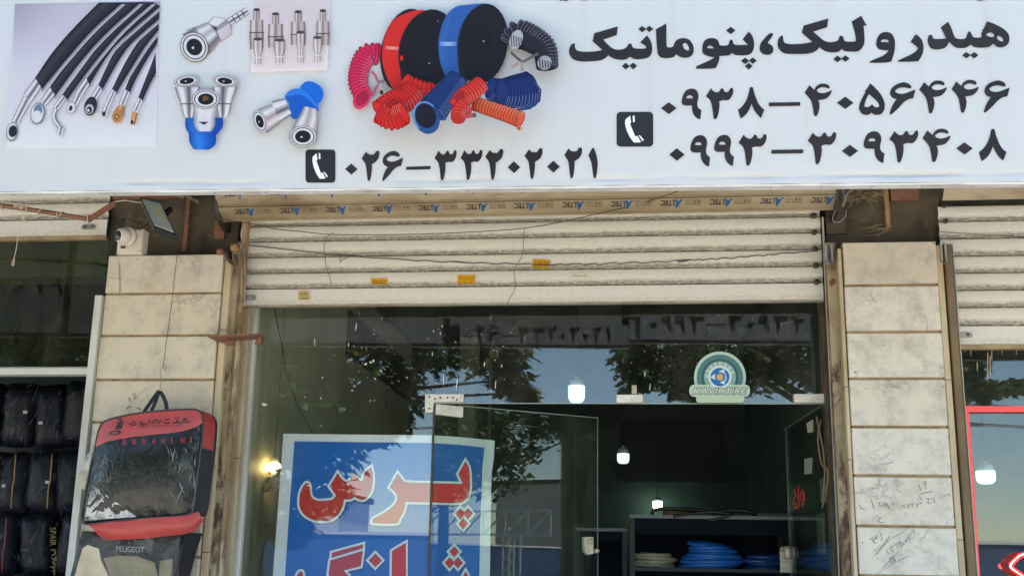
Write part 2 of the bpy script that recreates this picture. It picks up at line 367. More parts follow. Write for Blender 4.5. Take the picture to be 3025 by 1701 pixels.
def scribble(sh, x0, y0, x1, y1, col, n, w, seed, sk=0):
    """a line of tiny cursive print too small to read"""
    r = random.Random(seed); x = x0
    while x < x1:
        l = (x1-x0)/n*r.uniform(0.5, 1.1); yb = y1+sk*(x-x0)/(x1-x0); h = (y1-y0)
        sh.line([(x, yb), (x+l*0.5, yb-h*r.uniform(0, 0.25)), (x+l*0.8, yb-h*r.uniform(0, 0.9))], w, col)
        if r.random() < 0.5: sh.line([(x+l*0.3, yb-h*0.95), (x+l*0.5, yb-h*0.95)], w, col)
        x += l*1.15
# ================================================================== SETTING
YG, YS, YP, YB = 4.92, 4.78, 4.62, 3.475
XL_, XR_ = -9.0, 9.0
def struct(name, mb, mat): return mb.build(name, mat, None, 'structure')
def X(px, py, Y): return P(px, py, Y).x
def Z(px, py, Y): return P(px, py, Y).z
struct('ground', MB().add([(-300, -300, 0), (300, -300, 0), (300, 300, 0), (-300, 300, 0)], [(0, 1, 2, 3)]), M('dry_earth', (0.3, 0.26, 0.2), 0.95, c2=(0.22, 0.19, 0.14), scale=0.4))
struct('road', MB().add([(-120, -13, 0.004), (120, -13, 0.004), (120, -4.2, 0.004), (-120, -4.2, 0.004)], [(0, 1, 2, 3)]), ASPHALT)
struct('pavement', MB().box((-60, -4.05, 0), (60, 4.7, 0.14)), PAVE)
struct('kerb', MB().box((-60, -4.2, 0), (60, -4.052, 0.15)), M('kerb_stone', (0.5, 0.48, 0.43), 0.8, c2=(0.4, 0.37, 0.32), scale=4))
ln = MB()
for i in range(-16, 17): ln.add([(i*6-1.5, -8.7, 0.008), (i*6+1.5, -8.7, 0.008), (i*6+1.5, -8.56, 0.008), (i*6-1.5, -8.56, 0.008)], [(0, 1, 2, 3)])
struct('road_marking', ln, M('road_paint', (0.7, 0.7, 0.66), 0.7))
# X stations of the facade (left pillar, main opening, right pillar)
LP0, LP1 = X(296, 1000, YP), X(640, 1000, YP)
RP0, RP1 = X(2503, 1000, YP), X(2783, 1000, YP)
ZLP, ZRP = Z(480, 750, YP), Z(2630, 711, YP)
ZROOF = 3.95
WALLM = M('old_plaster', (0.27, 0.225, 0.155), 0.9, c2=(0.2, 0.155, 0.095), scale=3, c3=(0.1, 0.07, 0.04), scale3=5, lo3=0.58, hi3=0.75, bmp=0.35, bscale=22)
struct('facade_wall', MB().box((XL_, 4.97, 2.86), (XR_, 5.12, ZROOF)), WALLM)
struct('canopy_slab', MB().box((XL_, YB+0.07, 3.78), (XR_, 4.968, ZROOF)), CONCRETE)
struct('roof_slab', MB().box((XL_, 5.122, 3.5), (XR_, 9.2, 3.7)), CONCRETE)
# concrete panels over the pillars
for (a, b, zt, nm) in ((X(322, 680, 4.8), X(702, 680, 4.8), ZLP, 'lintel_wall'), (X(2440, 650, 4.8), X(2778, 650, 4.8), ZRP, 'lintel_wall')):
    m = MB(); n = 9; zz0, zz1 = zt-0.05, 3.777; r = random.Random(int(a*100)); vs = []
    for j in range(n+1):
        for i in range(n+1):
            vs.append((a+(b-a)*i/n, 4.80+r.uniform(0, 0.012), zz0+(zz1-zz0)*j/n))
    m.add(vs, [(j*(n+1)+i, j*(n+1)+i+1, (j+1)*(n+1)+i+1, (j+1)*(n+1)+i) for j in range(n) for i in range(n)])
    m.box((a, 4.815, zz0), (b, 4.968, zz1)); struct(nm, m, CONCRETE)
# rooms behind the glass
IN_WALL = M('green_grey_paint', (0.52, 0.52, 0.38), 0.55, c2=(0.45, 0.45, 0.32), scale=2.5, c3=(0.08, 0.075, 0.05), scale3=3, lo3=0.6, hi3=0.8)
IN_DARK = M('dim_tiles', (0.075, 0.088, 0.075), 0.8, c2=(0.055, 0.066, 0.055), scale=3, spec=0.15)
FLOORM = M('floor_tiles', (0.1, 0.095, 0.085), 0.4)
XW0, XW1 = X(742, 1000, YG)-0.03, X(2440, 1000, YG)+0.06
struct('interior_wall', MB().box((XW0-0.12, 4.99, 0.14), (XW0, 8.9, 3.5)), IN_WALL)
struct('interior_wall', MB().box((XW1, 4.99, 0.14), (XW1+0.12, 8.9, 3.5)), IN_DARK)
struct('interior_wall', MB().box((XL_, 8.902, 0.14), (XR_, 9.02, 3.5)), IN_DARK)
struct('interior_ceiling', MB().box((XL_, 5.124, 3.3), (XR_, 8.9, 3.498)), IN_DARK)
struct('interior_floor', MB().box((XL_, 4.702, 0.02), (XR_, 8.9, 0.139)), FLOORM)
struct('outer_wall', MB().box((XL_-0.2, 4.6, 0), (XL_, 9.2, ZROOF)), CONCRETE)
struct('outer_wall', MB().box((XR_, 4.6, 0), (XR_+0.2, 9.2, ZROOF)), CONCRETE)

# ================================================================== PILLARS
def pillar(label, x0, x1, ztop, joints, loc_y, side_l, side_r):
    t = thing('pillar', label, 'pillar', ((x0+x1)/2, loc_y, 0.14))
    MB().box((x0+0.004, YP+0.012, 0.14), (x1-0.004, 5.3, ztop-0.004)).build('mortar_core', MORTAR, t)
    r = random.Random(int(x0*1000))
    for i in range(len(joints)-1):
        za, zb = joints[i], joints[i+1]
        dx = r.uniform(-0.003, 0.003)
        MB().box((x0+dx, YP+r.uniform(-0.002, 0.003), zb+0.0055), (x1+dx, YP+0.028, za-0.006), 0.003).build('tile', MARBLE, t)
    return t
def joints_from(ys, xm):
    z = [Z(xm, y, YP) for y in ys]
    while z[-1] > 0.2: z.append(z[-1]-(z[-2]-z[-1]))
    z[-1] = 0.141; return z
lp = pillar('pillar of cream marble tiles with a car-seat bag hanging on its front', LP0, LP1, ZLP, joints_from([750, 866, 990, 1120.5, 1247, 1378, 1510, 1643], 480), YP, 0, 0)
rp = pillar('pillar of cream marble tiles with pencilled sums on its lower tiles', RP0, RP1, ZRP, joints_from([711, 841, 979, 1117, 1260, 1404, 1553, 1700], 2630), YP, 0, 0)
# stone edging strips beside the tiles (short lengths with joints)
def strips(parent, x0, x1, y0, ztop, seed, ln=0.5, mat=EDGE_STONE):
    r = random.Random(seed); z = ztop
    while z > 0.16:
        b = max(0.142, z-ln*r.uniform(0.6, 1.3)); MB().box((x0, y0+r.uniform(0, 0.004), b+0.002), (x1, y0+0.05, z), 0.003).build('edge_strip', mat, parent); z = b
strips(lp, LP1+0.004, X(664, 1000, YP)-0.002, YP+0.012, ZLP-0.03, 1)
strips(rp, X(2489, 1000, YP), RP0-0.004, YP+0.006, ZRP-0.03, 2)
strips(rp, RP1+0.004, X(2806, 1000, YP)-0.002, YP+0.01, ZRP-0.02, 3, 0.8)
# pencil sums
GRAF = print_mat('pencil_marks', 0.8)
def pencil(parent, lines, org, sc, w, col=(0.12, 0.115, 0.11)):
    sh = Sheet(lambda x, y, l: P(org[0]+x/sc, org[1]+y/sc, YP-0.004-l))
    for ln in lines: sh.line(ln, w, col)
    sh.done('handwriting', GRAF, parent)
pencil(rp, [[(325, 850), (350, 930)], [(375, 880), (395, 875), (385, 895), (405, 905)], [(420, 880), (445, 885), (440, 905), (420, 900), (425, 885)], [(450, 885), (462, 920)], [(490, 880), (498, 895)],
  [(562, 915), (575, 895), (590, 922)], [(600, 895), (618, 890), (612, 925)], [(630, 890), (650, 885), (640, 915)], [(672, 893), (690, 890), (682, 915)], [(700, 885), (722, 880)],
  [(697, 740), (715, 790)], [(728, 715), (752, 712), (745, 735), (728, 732), (752, 730), (750, 775)], [(705, 812), (750, 800), (800, 790)], [(700, 825), (712, 850), (722, 862)], [(755, 850), (775, 845), (768, 890), (795, 880)], [(790, 850), (812, 840), (818, 880)], [(855, 825), (868, 838)], [(888, 815), (900, 830)], [(920, 805), (932, 828)],
  [(375, 1015), (405, 990)], [(377, 1017), (395, 1032), (425, 1033)], [(232, 890), (245, 920), (275, 930)]], (2450, 1150), 2.63, 5)
pencil(rp, [[(320, 1160), (345, 1150), (350, 1170), (372, 1130), (365, 1160)], [(330, 1165), (360, 1195)], [(390, 1120), (410, 1115), (395, 1140), (415, 1145), (400, 1172)], [(468, 1135), (430, 1200), (365, 1280)], [(440, 1245), (462, 1275)], [(470, 1230), (490, 1215), (495, 1240), (475, 1240), (500, 1260)], [(505, 1210), (525, 1190), (530, 1230)], [(545, 1185), (575, 1195), (555, 1215), (540, 1180)], [(590, 1165), (600, 1180)], [(620, 1150), (630, 1165)], [(470, 1305), (500, 1295), (515, 1330), (475, 1345), (475, 1305)], [(490, 1320), (510, 1320)]], (2450, 1150), 2.63, 5)
pencil(rp, [[(340, 1260), (480, 1160), (620, 1075)], [(410, 1390), (520, 1280), (665, 1080)], [(370, 1430), (500, 1350), (630, 1285)], [(700, 1170), (740, 1140), (770, 1085)]], (2450, 1150), 2.63, 4, (0.3, 0.29, 0.27))
pencil(rp, [[(320, 525), (330, 535)], [(345, 530), (355, 555)], [(370, 500), (385, 510)], [(390, 535), (410, 530), (400, 545)], [(425, 505), (440, 530), (465, 485)], [(350, 605), (380, 610)], [(400, 585), (500, 565)], [(425, 620), (440, 640), (432, 612)], [(480, 610), (495, 612)]], (2450, 1150), 2.63, 5, (0.28, 0.31, 0.33))
pencil(lp, [[(735, 430), (742, 455)], [(755, 412), (772, 408), (760, 425), (780, 435), (762, 440)], [(722, 495), (735, 480), (745, 490)], [(780, 490), (800, 500)]], (0, 950), 1.929, 5)
pencil(lp, [[(1095, 740), (1110, 760), (1108, 850), (1116, 940), (1114, 1030)]], (0, 540), 3.15, 9, (0.28, 0.25, 0.2))

# ================================================================== ROLLER SHUTTERS
def slat(parent, x0, x1, zt, zb, y, mat, prof=None, name='slat', nx=8):
    h = zt-zb
    prof = prof or [(0.012, 1), (0.003, 0.99), (-0.004, 0.965), (-0.0075, 0.85), (-0.0088, 0.62), (-0.0078, 0.40), (-0.0065, 0.345), (-0.0005, 0.325), (0.0012, 0.12), (0.0005, 0.10), (-0.006, 0.092), (-0.006, 0.035), (0.012, 0.03), (0.012, 0)]
    m = MB(); m.extrude_x([(y+a, zb+h*b) for a, b in prof], x0, x1, nx)
    o = m.build(name, mat, parent, fix=False)
    uvl = o.data.uv_layers.new(name='UVMap'); k = len(prof); L = x1-x0
    for lp_ in o.data.loops:
        i, j = divmod(lp_.vertex_index, k); uvl.data[lp_.index].uv = (L*i/nx+x0*3, prof[j][1])
    return o
FLAT = [(0.012, 1), (0.003, 0.99), (-0.004, 0.96), (-0.004, 0.05), (-0.002, 0.02), (0.012, 0.0)]
def main_shutter():
    t = thing('roller_shutter', 'half-open cream roller shutter above the middle shop door', 'shutter', (X(1580, 900, YS), YS, Z(1580, 905, YS)))
    x0, x1 = X(706, 780, YS), X(2428, 780, YS)
    zz = [(Z(a[0], a[1], YS)+Z(b[0], b[1], YS))/2 for a, b in (((708, 673), (2411, 639.4)), ((728, 718.5), (2414, 686.7)), ((730, 762.7), (2420, 737.4)), ((727, 808.4), (2423, 788)), ((725, 855), (2427, 835.4)))]
    zbot = (Z(720, 900, YS)+Z(2437, 888, YS))/2
    slat(t, x0, x1, zz[0]+0.062, zz[0]+0.001, YS, SLAT)
    for i in range(4): slat(t, x0, x1, zz[i], zz[i+1]+0.001, YS, SLAT)
    slat(t, x0, x1, zz[4], zbot, YS, BOTTOM, FLAT, 'bottom_bar')
    MB().box((x0, YS-0.006, zbot-0.006), (x1, YS+0.03, zbot-0.0005)).build('bottom_lip', DARK_STEEL if False else M('dull_aluminium', (0.42, 0.39, 0.3), 0.5, c2=(0.28, 0.24, 0.16), scale=8, sc=(0.4, 1, 1)), t)
    # rolled-up coil with the printed protective film
    xa, xb = X(656, 600, 4.68), X(2466, 590, 4.68)
    z1 = (Z(674, 650.6, 4.70)+Z(2458, 620, 4.70))/2; z2 = (Z(662, 609.3, 4.62)+Z(2469, 573.6, 4.62))/2
    def film(za, ya, zb, yb, nm):
        # facet between lower edge (za,ya) and upper edge (zb,yb), slightly bowed, lip at the lower edge
        pr = [(yb+0.006, zb), (yb-0.001, zb-0.004)]
        for k in range(1, 6):
            u = k/6; bow = 0.012*math.sin(math.pi*u); pr.append((yb+(ya-yb)*u-bow, zb-0.004+(za+0.008-zb+0.004)*u))
        pr += [(ya+0.001, za+0.008), (ya-0.004, za+0.006), (ya-0.004, za+0.001), (ya+0.01, za)]
        m = MB().extrude_x(pr, xa, xb, 10); o = m.build(nm, SLAT_FILM, t, fix=False); return o
    film(z1, 4.705, z2, 4.625, 'film_slat')
    film(z2+0.0015, 4.622, z2+0.085, 4.585, 'film_slat')
    film(z2+0.0865, 4.583, z2+0.17, 4.60, 'film_slat')
    for s_, xx in ((-1, xa), (1, xb)):
        MB().lathe((xx-0.004*s_, 4.74, z2+0.05), (s_, 0, 0), [(0, 0.14), (0.012, 0.14), (0.012, 0.03), (0.05, 0.03)], 20).build('coil_end', DARK, t)
    # ALTEC lettering, upside down on the film
    blue, dk = lin(35, 95, 150), lin(70, 66, 60)
    def row(zlo, ylo, zhi, yhi, f0, f1, n, x_first, pitch):
        def to(u, v, l):                                  # u metres along X, v 0 (low)..1 (high)
            bow = 0.012*math.sin(math.pi*v); return Vector((u, ylo+(yhi-ylo)*v-bow-0.0012-l, zlo+(zhi-zlo)*v))
        for i in range(n):
            sh = Sheet(to); u = x_first+i*pitch
            if u+0.1 > xb-0.01: break
            fit_text(sh, 'LTEC', u, f1-0.02, u+0.068, f0+0.03, dk, flip=True, bold=0.03, shear=0.15)
            fit_text(sh, 'A', u+0.068, f1+0.04, u+0.106, f0-0.12, blue, flip=True, bold=0.035, shear=0.3)
            sh.k += 1
            bx0, bx1, by0, by1 = u+0.118, u+0.185, f0+0.1, f1-0.02
            for l in ([(bx0, by0), (bx1, by0)], [(bx0, by1), (bx1, by1)], [(bx0, by0), (bx0, by1)], [(bx1, by0), (bx1, by1)], [(bx0+.008, (by0+by1)/2), (bx0+.03, (by0+by1)/2)]): sh.line(l, 0.0035 if l[0][1] != l[1][1] else 0.05, lin(128, 110, 82))
            sh.ell((bx0+bx1)/2+0.008, (by0+by1)/2, 0.006, 0.1, 0, lin(112, 98, 76)); 
            sh.ell(bx1-0.01, (by0+by1)/2, 0.005, 0.08, 0, lin(112, 98, 76))
            sh.done('film_lettering', PRINT, t)
    xf = X(696, 630, 4.66); pt = (X(2462, 605, 4.66)-X(755, 635, 4.66))/12.0
    pt = (X(1160, 615, 4.66)-X(697, 625, 4.66))/3.42
    row(z1+0.004, 4.705, z2-0.004, 4.625, 0.36, 0.86, 14, xf, pt)
    row(z2+0.0035, 4.622, z2+0.083, 4.585, 0.42, 1.0, 14, xf-0.035, pt)
    # end clips, bolts
    for z in zz: 
        MB().lathe((x1-0.03, YS-0.008, z), (0, -1, 0), [(0, 0.013), (0.014, 0.013), (0.016, 0.009), (0.016, 0.004), (0.024, 0.004)], 12).build('end_clip', DARK, t)
        MB().box((x0+0.012, YS-0.016, z-0.012), (x0+0.03, YS-0.006, z+0.012)).build('end_clip', DARK, t)
    zb = (zz[4]+zbot)/2-0.003
    def plate(xc, s_):
        pts = [(xc, 0, zb-0.015)]
        for k in range(9):
            a = -math.pi/2+math.pi*k/8; pts.append((xc+s_*(0.078+0.015*math.cos(a)), 0, zb+0.015*math.sin(a)))
        pts.append((xc, 0, zb+0.015)); pts = [Vector((p[0], YS-0.0115, p[2])) for p in pts]
        if s_ < 0: pts = pts[::-1]
        o = MB().slab(pts, (0, -1, 0), 0.004).build('lock_plate', M('zinc_plate', (.3, .3, .28), .5, c2=(.2, .2, .185), scale=20), t)
        for dx in (0.045, 0.078): MB().lathe((xc+s_*dx, YS-0.0105, zb), (0, -1, 0), [(0, 0.003), (0.003, 0.003), (0.004, 0.001)], 8).build('rivet', DARK, o)
    plate(x0+0.012, 1)
    # stickers
    ye, dk2 = lin(214, 160, 22), lin(60, 45, 15)
    def sticker(px0, py0, px1, py1, col, seed, sl=0.0, y=YS-0.0135, torn=0):
        to = lambda a, b, l: P(a, b, y-l)
        sh = Sheet(to); w = px1-px0; d = sl*w
        sh.poly([(px0, py0), (px1, py0+d), (px1-torn, py1+d), (px0, py1)], col)
        scribble(sh, px0+w*0.1, py0+3, px1-w*0.08, py0+9, dk2, 4, 1.8, seed, d)
        scribble(sh, px0+w*0.12, py0+11, px1-w*0.1, py0+14, dk2, 7, 1.0, seed+1, d)
        scribble(sh, px0+w*0.08, py1-7, px1-w*0.08, py1-2, dk2, 7, 1.6, seed+2, d)
        sh.done('sticker', PRINT, t)
    sticker(1096, 822, 1143, 840, ye, 11); sticker(1351, 812, 1403, 838, ye, 12); sticker(1574, 765, 1624, 792, lin(200, 150, 25), 13, 0.05, torn=4)
    sticker(882, 860, 912, 885, lin(196, 172, 112), 14)
    sh = Sheet(lambda a, b, l: P(a, b, YS-0.0135-l)); sh.poly([(1688, 807), (1730, 806), (1729, 826), (1690, 827)], lin(214, 208, 186)); scribble(sh, 1692, 810, 1727, 816, (0.03, 0.03, 0.03), 5, 1.8, 5); sh.done('sticker', PRINT, t)
    return t
main_shutter()
def side_shutter(label, xa, xb, lines, zbot, ztop, bolts, plate_x, sd):
    t = thing('roller_shutter', label, 'shutter', ((xa+xb)/2, YS, zbot))
    for i in range(len(lines)-1): slat(t, xa, xb, lines[i], lines[i+1]+0.001, YS, SLAT, nx=4)
    slat(t, xa, xb, lines[-1], zbot, YS, BOTTOM, FLAT, 'bottom_bar', 4)
    MB().box((xa, YS-0.006, zbot-0.02), (xb, YS+0.03, zbot-0.0005)).build('bottom_lip', M('dull_lip', (0.36, 0.27, 0.14), 0.5, c2=(0.25, 0.17, 0.08), scale=8), t)
    pr = [(4.70, lines[0]+0.001), (4.69, lines[0]+0.006), (4.655, lines[0]+0.045), (4.63, lines[0]+0.075), (4.634, lines[0]+0.078), (4.60, lines[0]+0.12), (4.58, lines[0]+0.2)]
    MB().extrude_x(pr, xa-0.0, xb, 4).build('film_slat', SLAT_FILM, t, fix=False)
    n = 0; u = xa+0.06
    while u < xb-0.12 and n < 8:
        sh = Sheet(lambda u, v, l: Vector((u, 4.655-0.035*v/1.0+0.0-0.003-l, lines[0]+0.045+0.03*v)))
        fit_text(sh, 'LTEC', u, 0.85, u+0.07, 0.1, lin(120, 105, 80), flip=True); fit_text(sh, 'A', u+0.068, 0.9, u+0.095, 0.0, lin(95, 120, 130), flip=True, bold=0.02); u += 0.215; n += 1
        sh.done('film_lettering', PRINT, t)
    for z in lines[:bolts]: MB().lathe((plate_x, YS-0.008, z), (0, -1, 0), [(0, 0.011), (0.012, 0.011), (0.014, 0.005)], 10).build('end_clip', DARK, t)
    zb = (lines[-1]+zbot)/2
    pts = []
    for cx, a0 in ((0.047, -90), (0.0, 90)):
        for k in range(7):
            a = math.radians(a0+30*k); pts.append(Vector((plate_x+sd*(0.02+cx)+sd*0.014*math.cos(a), YS-0.0115, zb+0.014*math.sin(a))))
    if sd < 0: pts = pts[::-1]
    o = MB().slab(pts, (0, -1, 0), 0.004).build('lock_plate', GALV, t)
    for dx in (0.02, 0.06): MB().lathe((plate_x+sd*dx, YS-0.0115, zb), (0, -1, 0), [(0, 0.006), (0.005, 0.006), (0.006, 0.002)], 10).build('rivet', DARK, o)
    return t
rl = [Z(2900, y, YS) for y in (608, 654, 705, 757, 807, 858, 909, 962)]
side_shutter('dusty cream roller shutter beside the right-hand pillar', X(2788, 700, YS)-0.02, 5.0, rl, Z(2900, 1018, YS), 0, 2, X(2791, 650, YS), 1)
ll = [Z(160, y, YS) for y in (556, 602, 650)]
side_shutter('cream roller shutter rolled up behind the brown pipe', -5.5, X(318, 660, YS), ll, Z(160, 698, YS), 0, 1, X(300, 660, YS)-0.02, -1)

# ================================================================== JAMBS AND RAILS
def post(name, label, cat, x0, x1, y0, y1, z1, mat, z0=0.14, extra=None):
    m = MB().box((x0, y0, z0), (x1, y1, z1), 0.004)
    o = tag(m.build(name, mat), label, cat); return o
zt = Z(720, 700, 4.70)
post('steel_jamb', 'rust-stained steel channel between left pillar and stone strip', 'door jamb', X(666, 1000, 4.66), X(688, 1000, 4.66), 4.66, 4.70, Z(680, 740, 4.66), RUST_STEEL)
post('guide_rail', 'rusty brown shutter rail left of the middle shop', 'shutter rail', X(689, 1000, 4.70), X(705, 1000, 4.70), 4.70, 4.74, Z(700, 640, 4.69), M('rusty_rail', (0.36, 0.25, 0.13), 0.7, c2=(0.17, 0.09, 0.04), scale=4.5, sc=(1, 1, 0.4), c3=(0.5, 0.42, 0.27), scale3=4.5, lo3=0.5, hi3=0.6, bmp=0.2))
jt = thing('stone_jamb', 'beige stone strip between rusty rail and aluminium frame', 'door jamb', (X(720, 1000, 4.81), 4.81, 0.14))
strips(jt, X(700, 1000, 4.81), X(731, 1000, 4.81), 4.81, Z(720, 890, 4.81), 5, 0.75)
post('window_frame', 'pale aluminium upright along the left edge of the shop glass', 'window frame', X(730, 1000, 4.875), X(754, 1000, 4.875), 4.875, 4.912, Z(750, 870, 4.875), ALU)
post('guide_rail', 'dark steel shutter rail with a thin bright edge right of the glass', 'shutter rail', X(2430, 1000, 4.86), X(2445, 1000, 4.86), 4.86, 4.89, Z(2430, 600, 4.86), DARK_STEEL)
post('edge_trim', 'thin bright metal strip running down beside the rusty steel post', 'metal strip', X(2446, 1000, 4.74), X(2451, 1000, 4.74), 4.74, 4.76, Z(2437, 640, 4.74), ALU)
o = post('steel_jamb', 'rust-blotched steel post between glass and right pillar', 'door jamb', X(2453, 1000, 4.68), X(2484, 1000, 4.68), 4.68, 4.73, Z(2450, 715, 4.68), RUST_STEEL)
sh = Sheet(lambda a, b, l: P(a, b, 4.678-l)); sh.poly([(2449, 832), (2460, 821), (2469, 827), (2466, 838), (2455, 847)], (0.18, 0.06, 0.03)); s2 = sh.done('rust_patch', PRINT, o)
post('steel_jamb', 'dark stained steel post between right pillar and red-framed window', 'door jamb', X(2808, 1000, 4.66), X(2832, 1000, 4.66), 4.66, 4.70, Z(2800, 720, 4.66), M('tar_stained_steel', (0.13, 0.085, 0.04), 0.7, c2=(0.2, 0.14, 0.07), scale=4, sc=(1, 1, .4), c3=(0.4, 0.33, 0.2), scale3=3, lo3=0.6, hi3=0.7))
post('edge_trim', 'thin pale strip between the stained steel post and right-hand shutter', 'metal strip', X(2834, 1000, 4.70), X(2838, 1000, 4.70), 4.70, 4.73, Z(2805, 720, 4.70), ALU)
for (a, b, c, d, lab) in ((2436, 722, 2462, 772, 'short galvanised channel at the top of the post left of the right pillar'), (2777, 718, 2799, 772, 'short galvanised channel at the top of the post right of the right pillar')):
    p0 = P(a, b, 4.62); p1 = P(c, d, 4.62); m = MB()
    m.box((p0.x, 4.62, p1.z), (p0.x+0.008, 4.67, p0.z)).box((p1.x-0.008, 4.62, p1.z), (p1.x, 4.67, p0.z)).box((p0.x+0.0082, 4.664, p1.z), (p1.x-0.0082, 4.67, p0.z))
    tag(m.build('guide_funnel', GALV), lab, 'metal channel')
# left neighbour: white frame and bar
lf = thing('window_frame', 'white aluminium frame of the left-hand shop window', 'window frame', (X(265, 1400, 4.6), 4.62, 0.14))
m = MB(); x0 = X(284, 1050, 4.64); m.box((LP0-0.038, 4.60, 0.14), (LP0-0.004, 4.645, Z(300, 872, 4.6))); m.build('upright', ALU, lf)
m = MB(); m.box((-5.5, 4.72, Z(100, 1106, 4.72)), (LP0-0.01, 4.78, Z(100, 1087, 4.72))); m.build('transom_bar', ALU, lf)
MB().box((-5.5, 4.74, Z(100, 1087, 4.72)+0.001), (LP0-0.01, 4.78, Z(100, 1081, 4.72))).build('bead', M('glazing_bead', (0.42, 0.42, 0.34), 0.6), lf)
g = MB().box((-5.5, 4.80, Z(100, 1087, 4.80)), (LP0-0.03, 4.806, Z(100, 650, 4.80))); tag(g.build('window_pane', GLASS_SIDE), 'dark dusty pane above the bags in the left-hand shop', 'window')
# ================================================================== SHOP GLASS
XG0, XG1, XG2, XG3 = X(752, 1100, YG), X(1284, 1100, YG), X(1858, 1100, YG), X(2408, 1100, YG)
ZTR = (Z(750, 1187, YG)+Z(2440, 1194, YG))/2; ZGT = 3.2
def pane(label, x0, x1, z0, z1, dyaw=0.0, dpitch=0.0):
    hx, hz = (x1-x0)/2, (z1-z0)/2; m = MB().box((-hx, -0.004, -hz), (hx, 0.004, hz)); o = m.build('window_pane', GLASS)
    o.location = ((x0+x1)/2, YG, (z0+z1)/2); o.data.transform(Matrix.Translation((0, 0, -hz))); o.rotation_euler = (dpitch, 0, dyaw)
    WL[o.name] = Vector(o.location); return tag(o, label, 'window')
pane('upper glass pane left of the rusty door hinge plate', XG0, XG1-0.001, ZTR+0.001, ZGT, 0.0, 0.0)
pn1 = pane('upper glass pane over the open doors between hinge plate and white clip', XG1+0.001, XG2-0.001, ZTR+0.001, ZGT, 0.0, 0.0)
pn2 = pane('upper glass pane carrying the round tyre sticker', XG2+0.001, XG3, ZTR+0.001, ZGT, 0.004, 0.012)
pane('tall fixed glass pane behind which half the blue poster hangs', XG0, XG1-0.001, 0.14, ZTR-0.001)
# door leaves
PHI = math.radians(33); HN = Vector((XG1+0.003, YG, 0)); DL = Vector((math.cos(PHI), math.sin(PHI), 0)); NL = Vector((math.sin(PHI), -math.cos(PHI), 0)); LW = 0.93
dl = thing('glass_door', 'frameless glass door on the left standing ajar into the shop', 'door', (HN.x, HN.y, 0.15))
def on_leaf(u, z, o=0.0): return HN+DL*u+NL*o+Vector((0, 0, z))
m = MB(); a = [on_leaf(0, 0.15, 0.005), on_leaf(LW, 0.15, 0.005), on_leaf(LW, ZTR-0.004, 0.005), on_leaf(0, ZTR-0.004, 0.005)]
m.slab(a, NL, 0.01).build('door_glass', DOOR_GLASS, dl)
EDGE_G = M('glass_edge', (0.3, 0.36, 0.32), 0.3)
MB().box((XG1+0.001, YG-0.0045, ZTR-0.003), (XG2-0.001, YG+0.0045, ZTR+0.0005)).build('glass_rim', EDGE_G, pn1)
MB().box((XG2+0.001, YG-0.0075, ZTR-0.003), (XG3, YG+0.0035, ZTR+0.0005)).build('glass_rim', EDGE_G, pn2)
MB().bar(on_leaf(0.152, ZTR-0.0025), on_leaf(LW, ZTR-0.0025), 0.011, 0.003).build('glass_rim', EDGE_G, dl)
m = MB(); m.bar(on_leaf(LW+0.001, 0.15), on_leaf(LW+0.001, ZTR-0.004), 0.012, 0.002).build('glass_rim', EDGE_G, dl)
m = MB(); m.bar(on_leaf(0, 0.15, 0), on_leaf(0, ZTR-0.004), 0.006, 0.012).build('hinge_rim', DARK, dl)
m = MB(); m.slab([on_leaf(0.006, ZTR-0.055, 0.012), on_leaf(0.15, ZTR-0.06, 0.012), on_leaf(0.15, ZTR-0.006, 0.012), on_leaf(0.006, ZTR-0.006, 0.012)], NL, 0.024).build('hinge_patch', PATCH, dl)
lk = lambda px, py, o=0.014: PP(px, py, HN+NL*o, NL)
q = [lk(1727, 1585), lk(1753, 1585), lk(1753, 1634), lk(1737, 1637), lk(1729, 1628)]
lo_ = MB().slab(q[::-1], NL, 0.03).build('lock', CREAM, dl)
sh = Sheet(lambda x, y, l: lk(x, y, 0.0155+l)); sh.line([(1736, 1590), (1736, 1597)], 2, (0.02, 0.02, 0.02)); fit_text(sh, '10', 1741, 1588, 1751, 1596, (0.02, 0.02, 0.02), bold=0.02); fit_text(sh, 'trat', 1741, 1600, 1751, 1605, (0.02, 0.02, 0.02)); sh.done('lock_lettering', PRINT, lo_)
c = lk(1759, 1626, 0.0); MB().lathe(c+NL*0.02, NL, [(-0.05, 0.011), (0.0, 0.011), (0.004, 0.006)], 14).build('lock_bolt', CREAM, lo_)
# right leaf, standing square to the glass
HR = Vector((X(2436, 1195, YG), YG+0.01, 0)); PH2 = math.radians(92.6); DR = Vector((math.cos(PH2), math.sin(PH2), 0)); NR = Vector((-math.sin(PH2), math.cos(PH2), 0))
dr = thing('glass_door', 'frameless glass door on the right opened square into the shop', 'door', (HR.x, HR.y, 0.15))
rl_ = lambda u, z, o=0.0: HR+DR*u+NR*o+Vector((0, 0, z))
m = MB(); m.slab([rl_(0, 0.15, .005), rl_(LW, 0.15, .005), rl_(LW, ZTR-0.004, .005), rl_(0, ZTR-0.004, .005)], NR, 0.01).build('door_glass', DOOR_GLASS, dr)
m = MB(); m.bar(rl_(0.02, ZTR-0.0025), rl_(LW, ZTR-0.0025), 0.011, 0.003).build('glass_rim', EDGE_G, dr)
m = MB(); m.bar(rl_(LW+0.002, 0.15), rl_(LW+0.002, ZTR-0.004), 0.014, 0.003).build('glass_rim', EDGE_G, dr)
rp_ = lambda px, py, o=0.008: PP(px, py, HR+NR*o, NR)
ctr = rp_(2320, 1640)
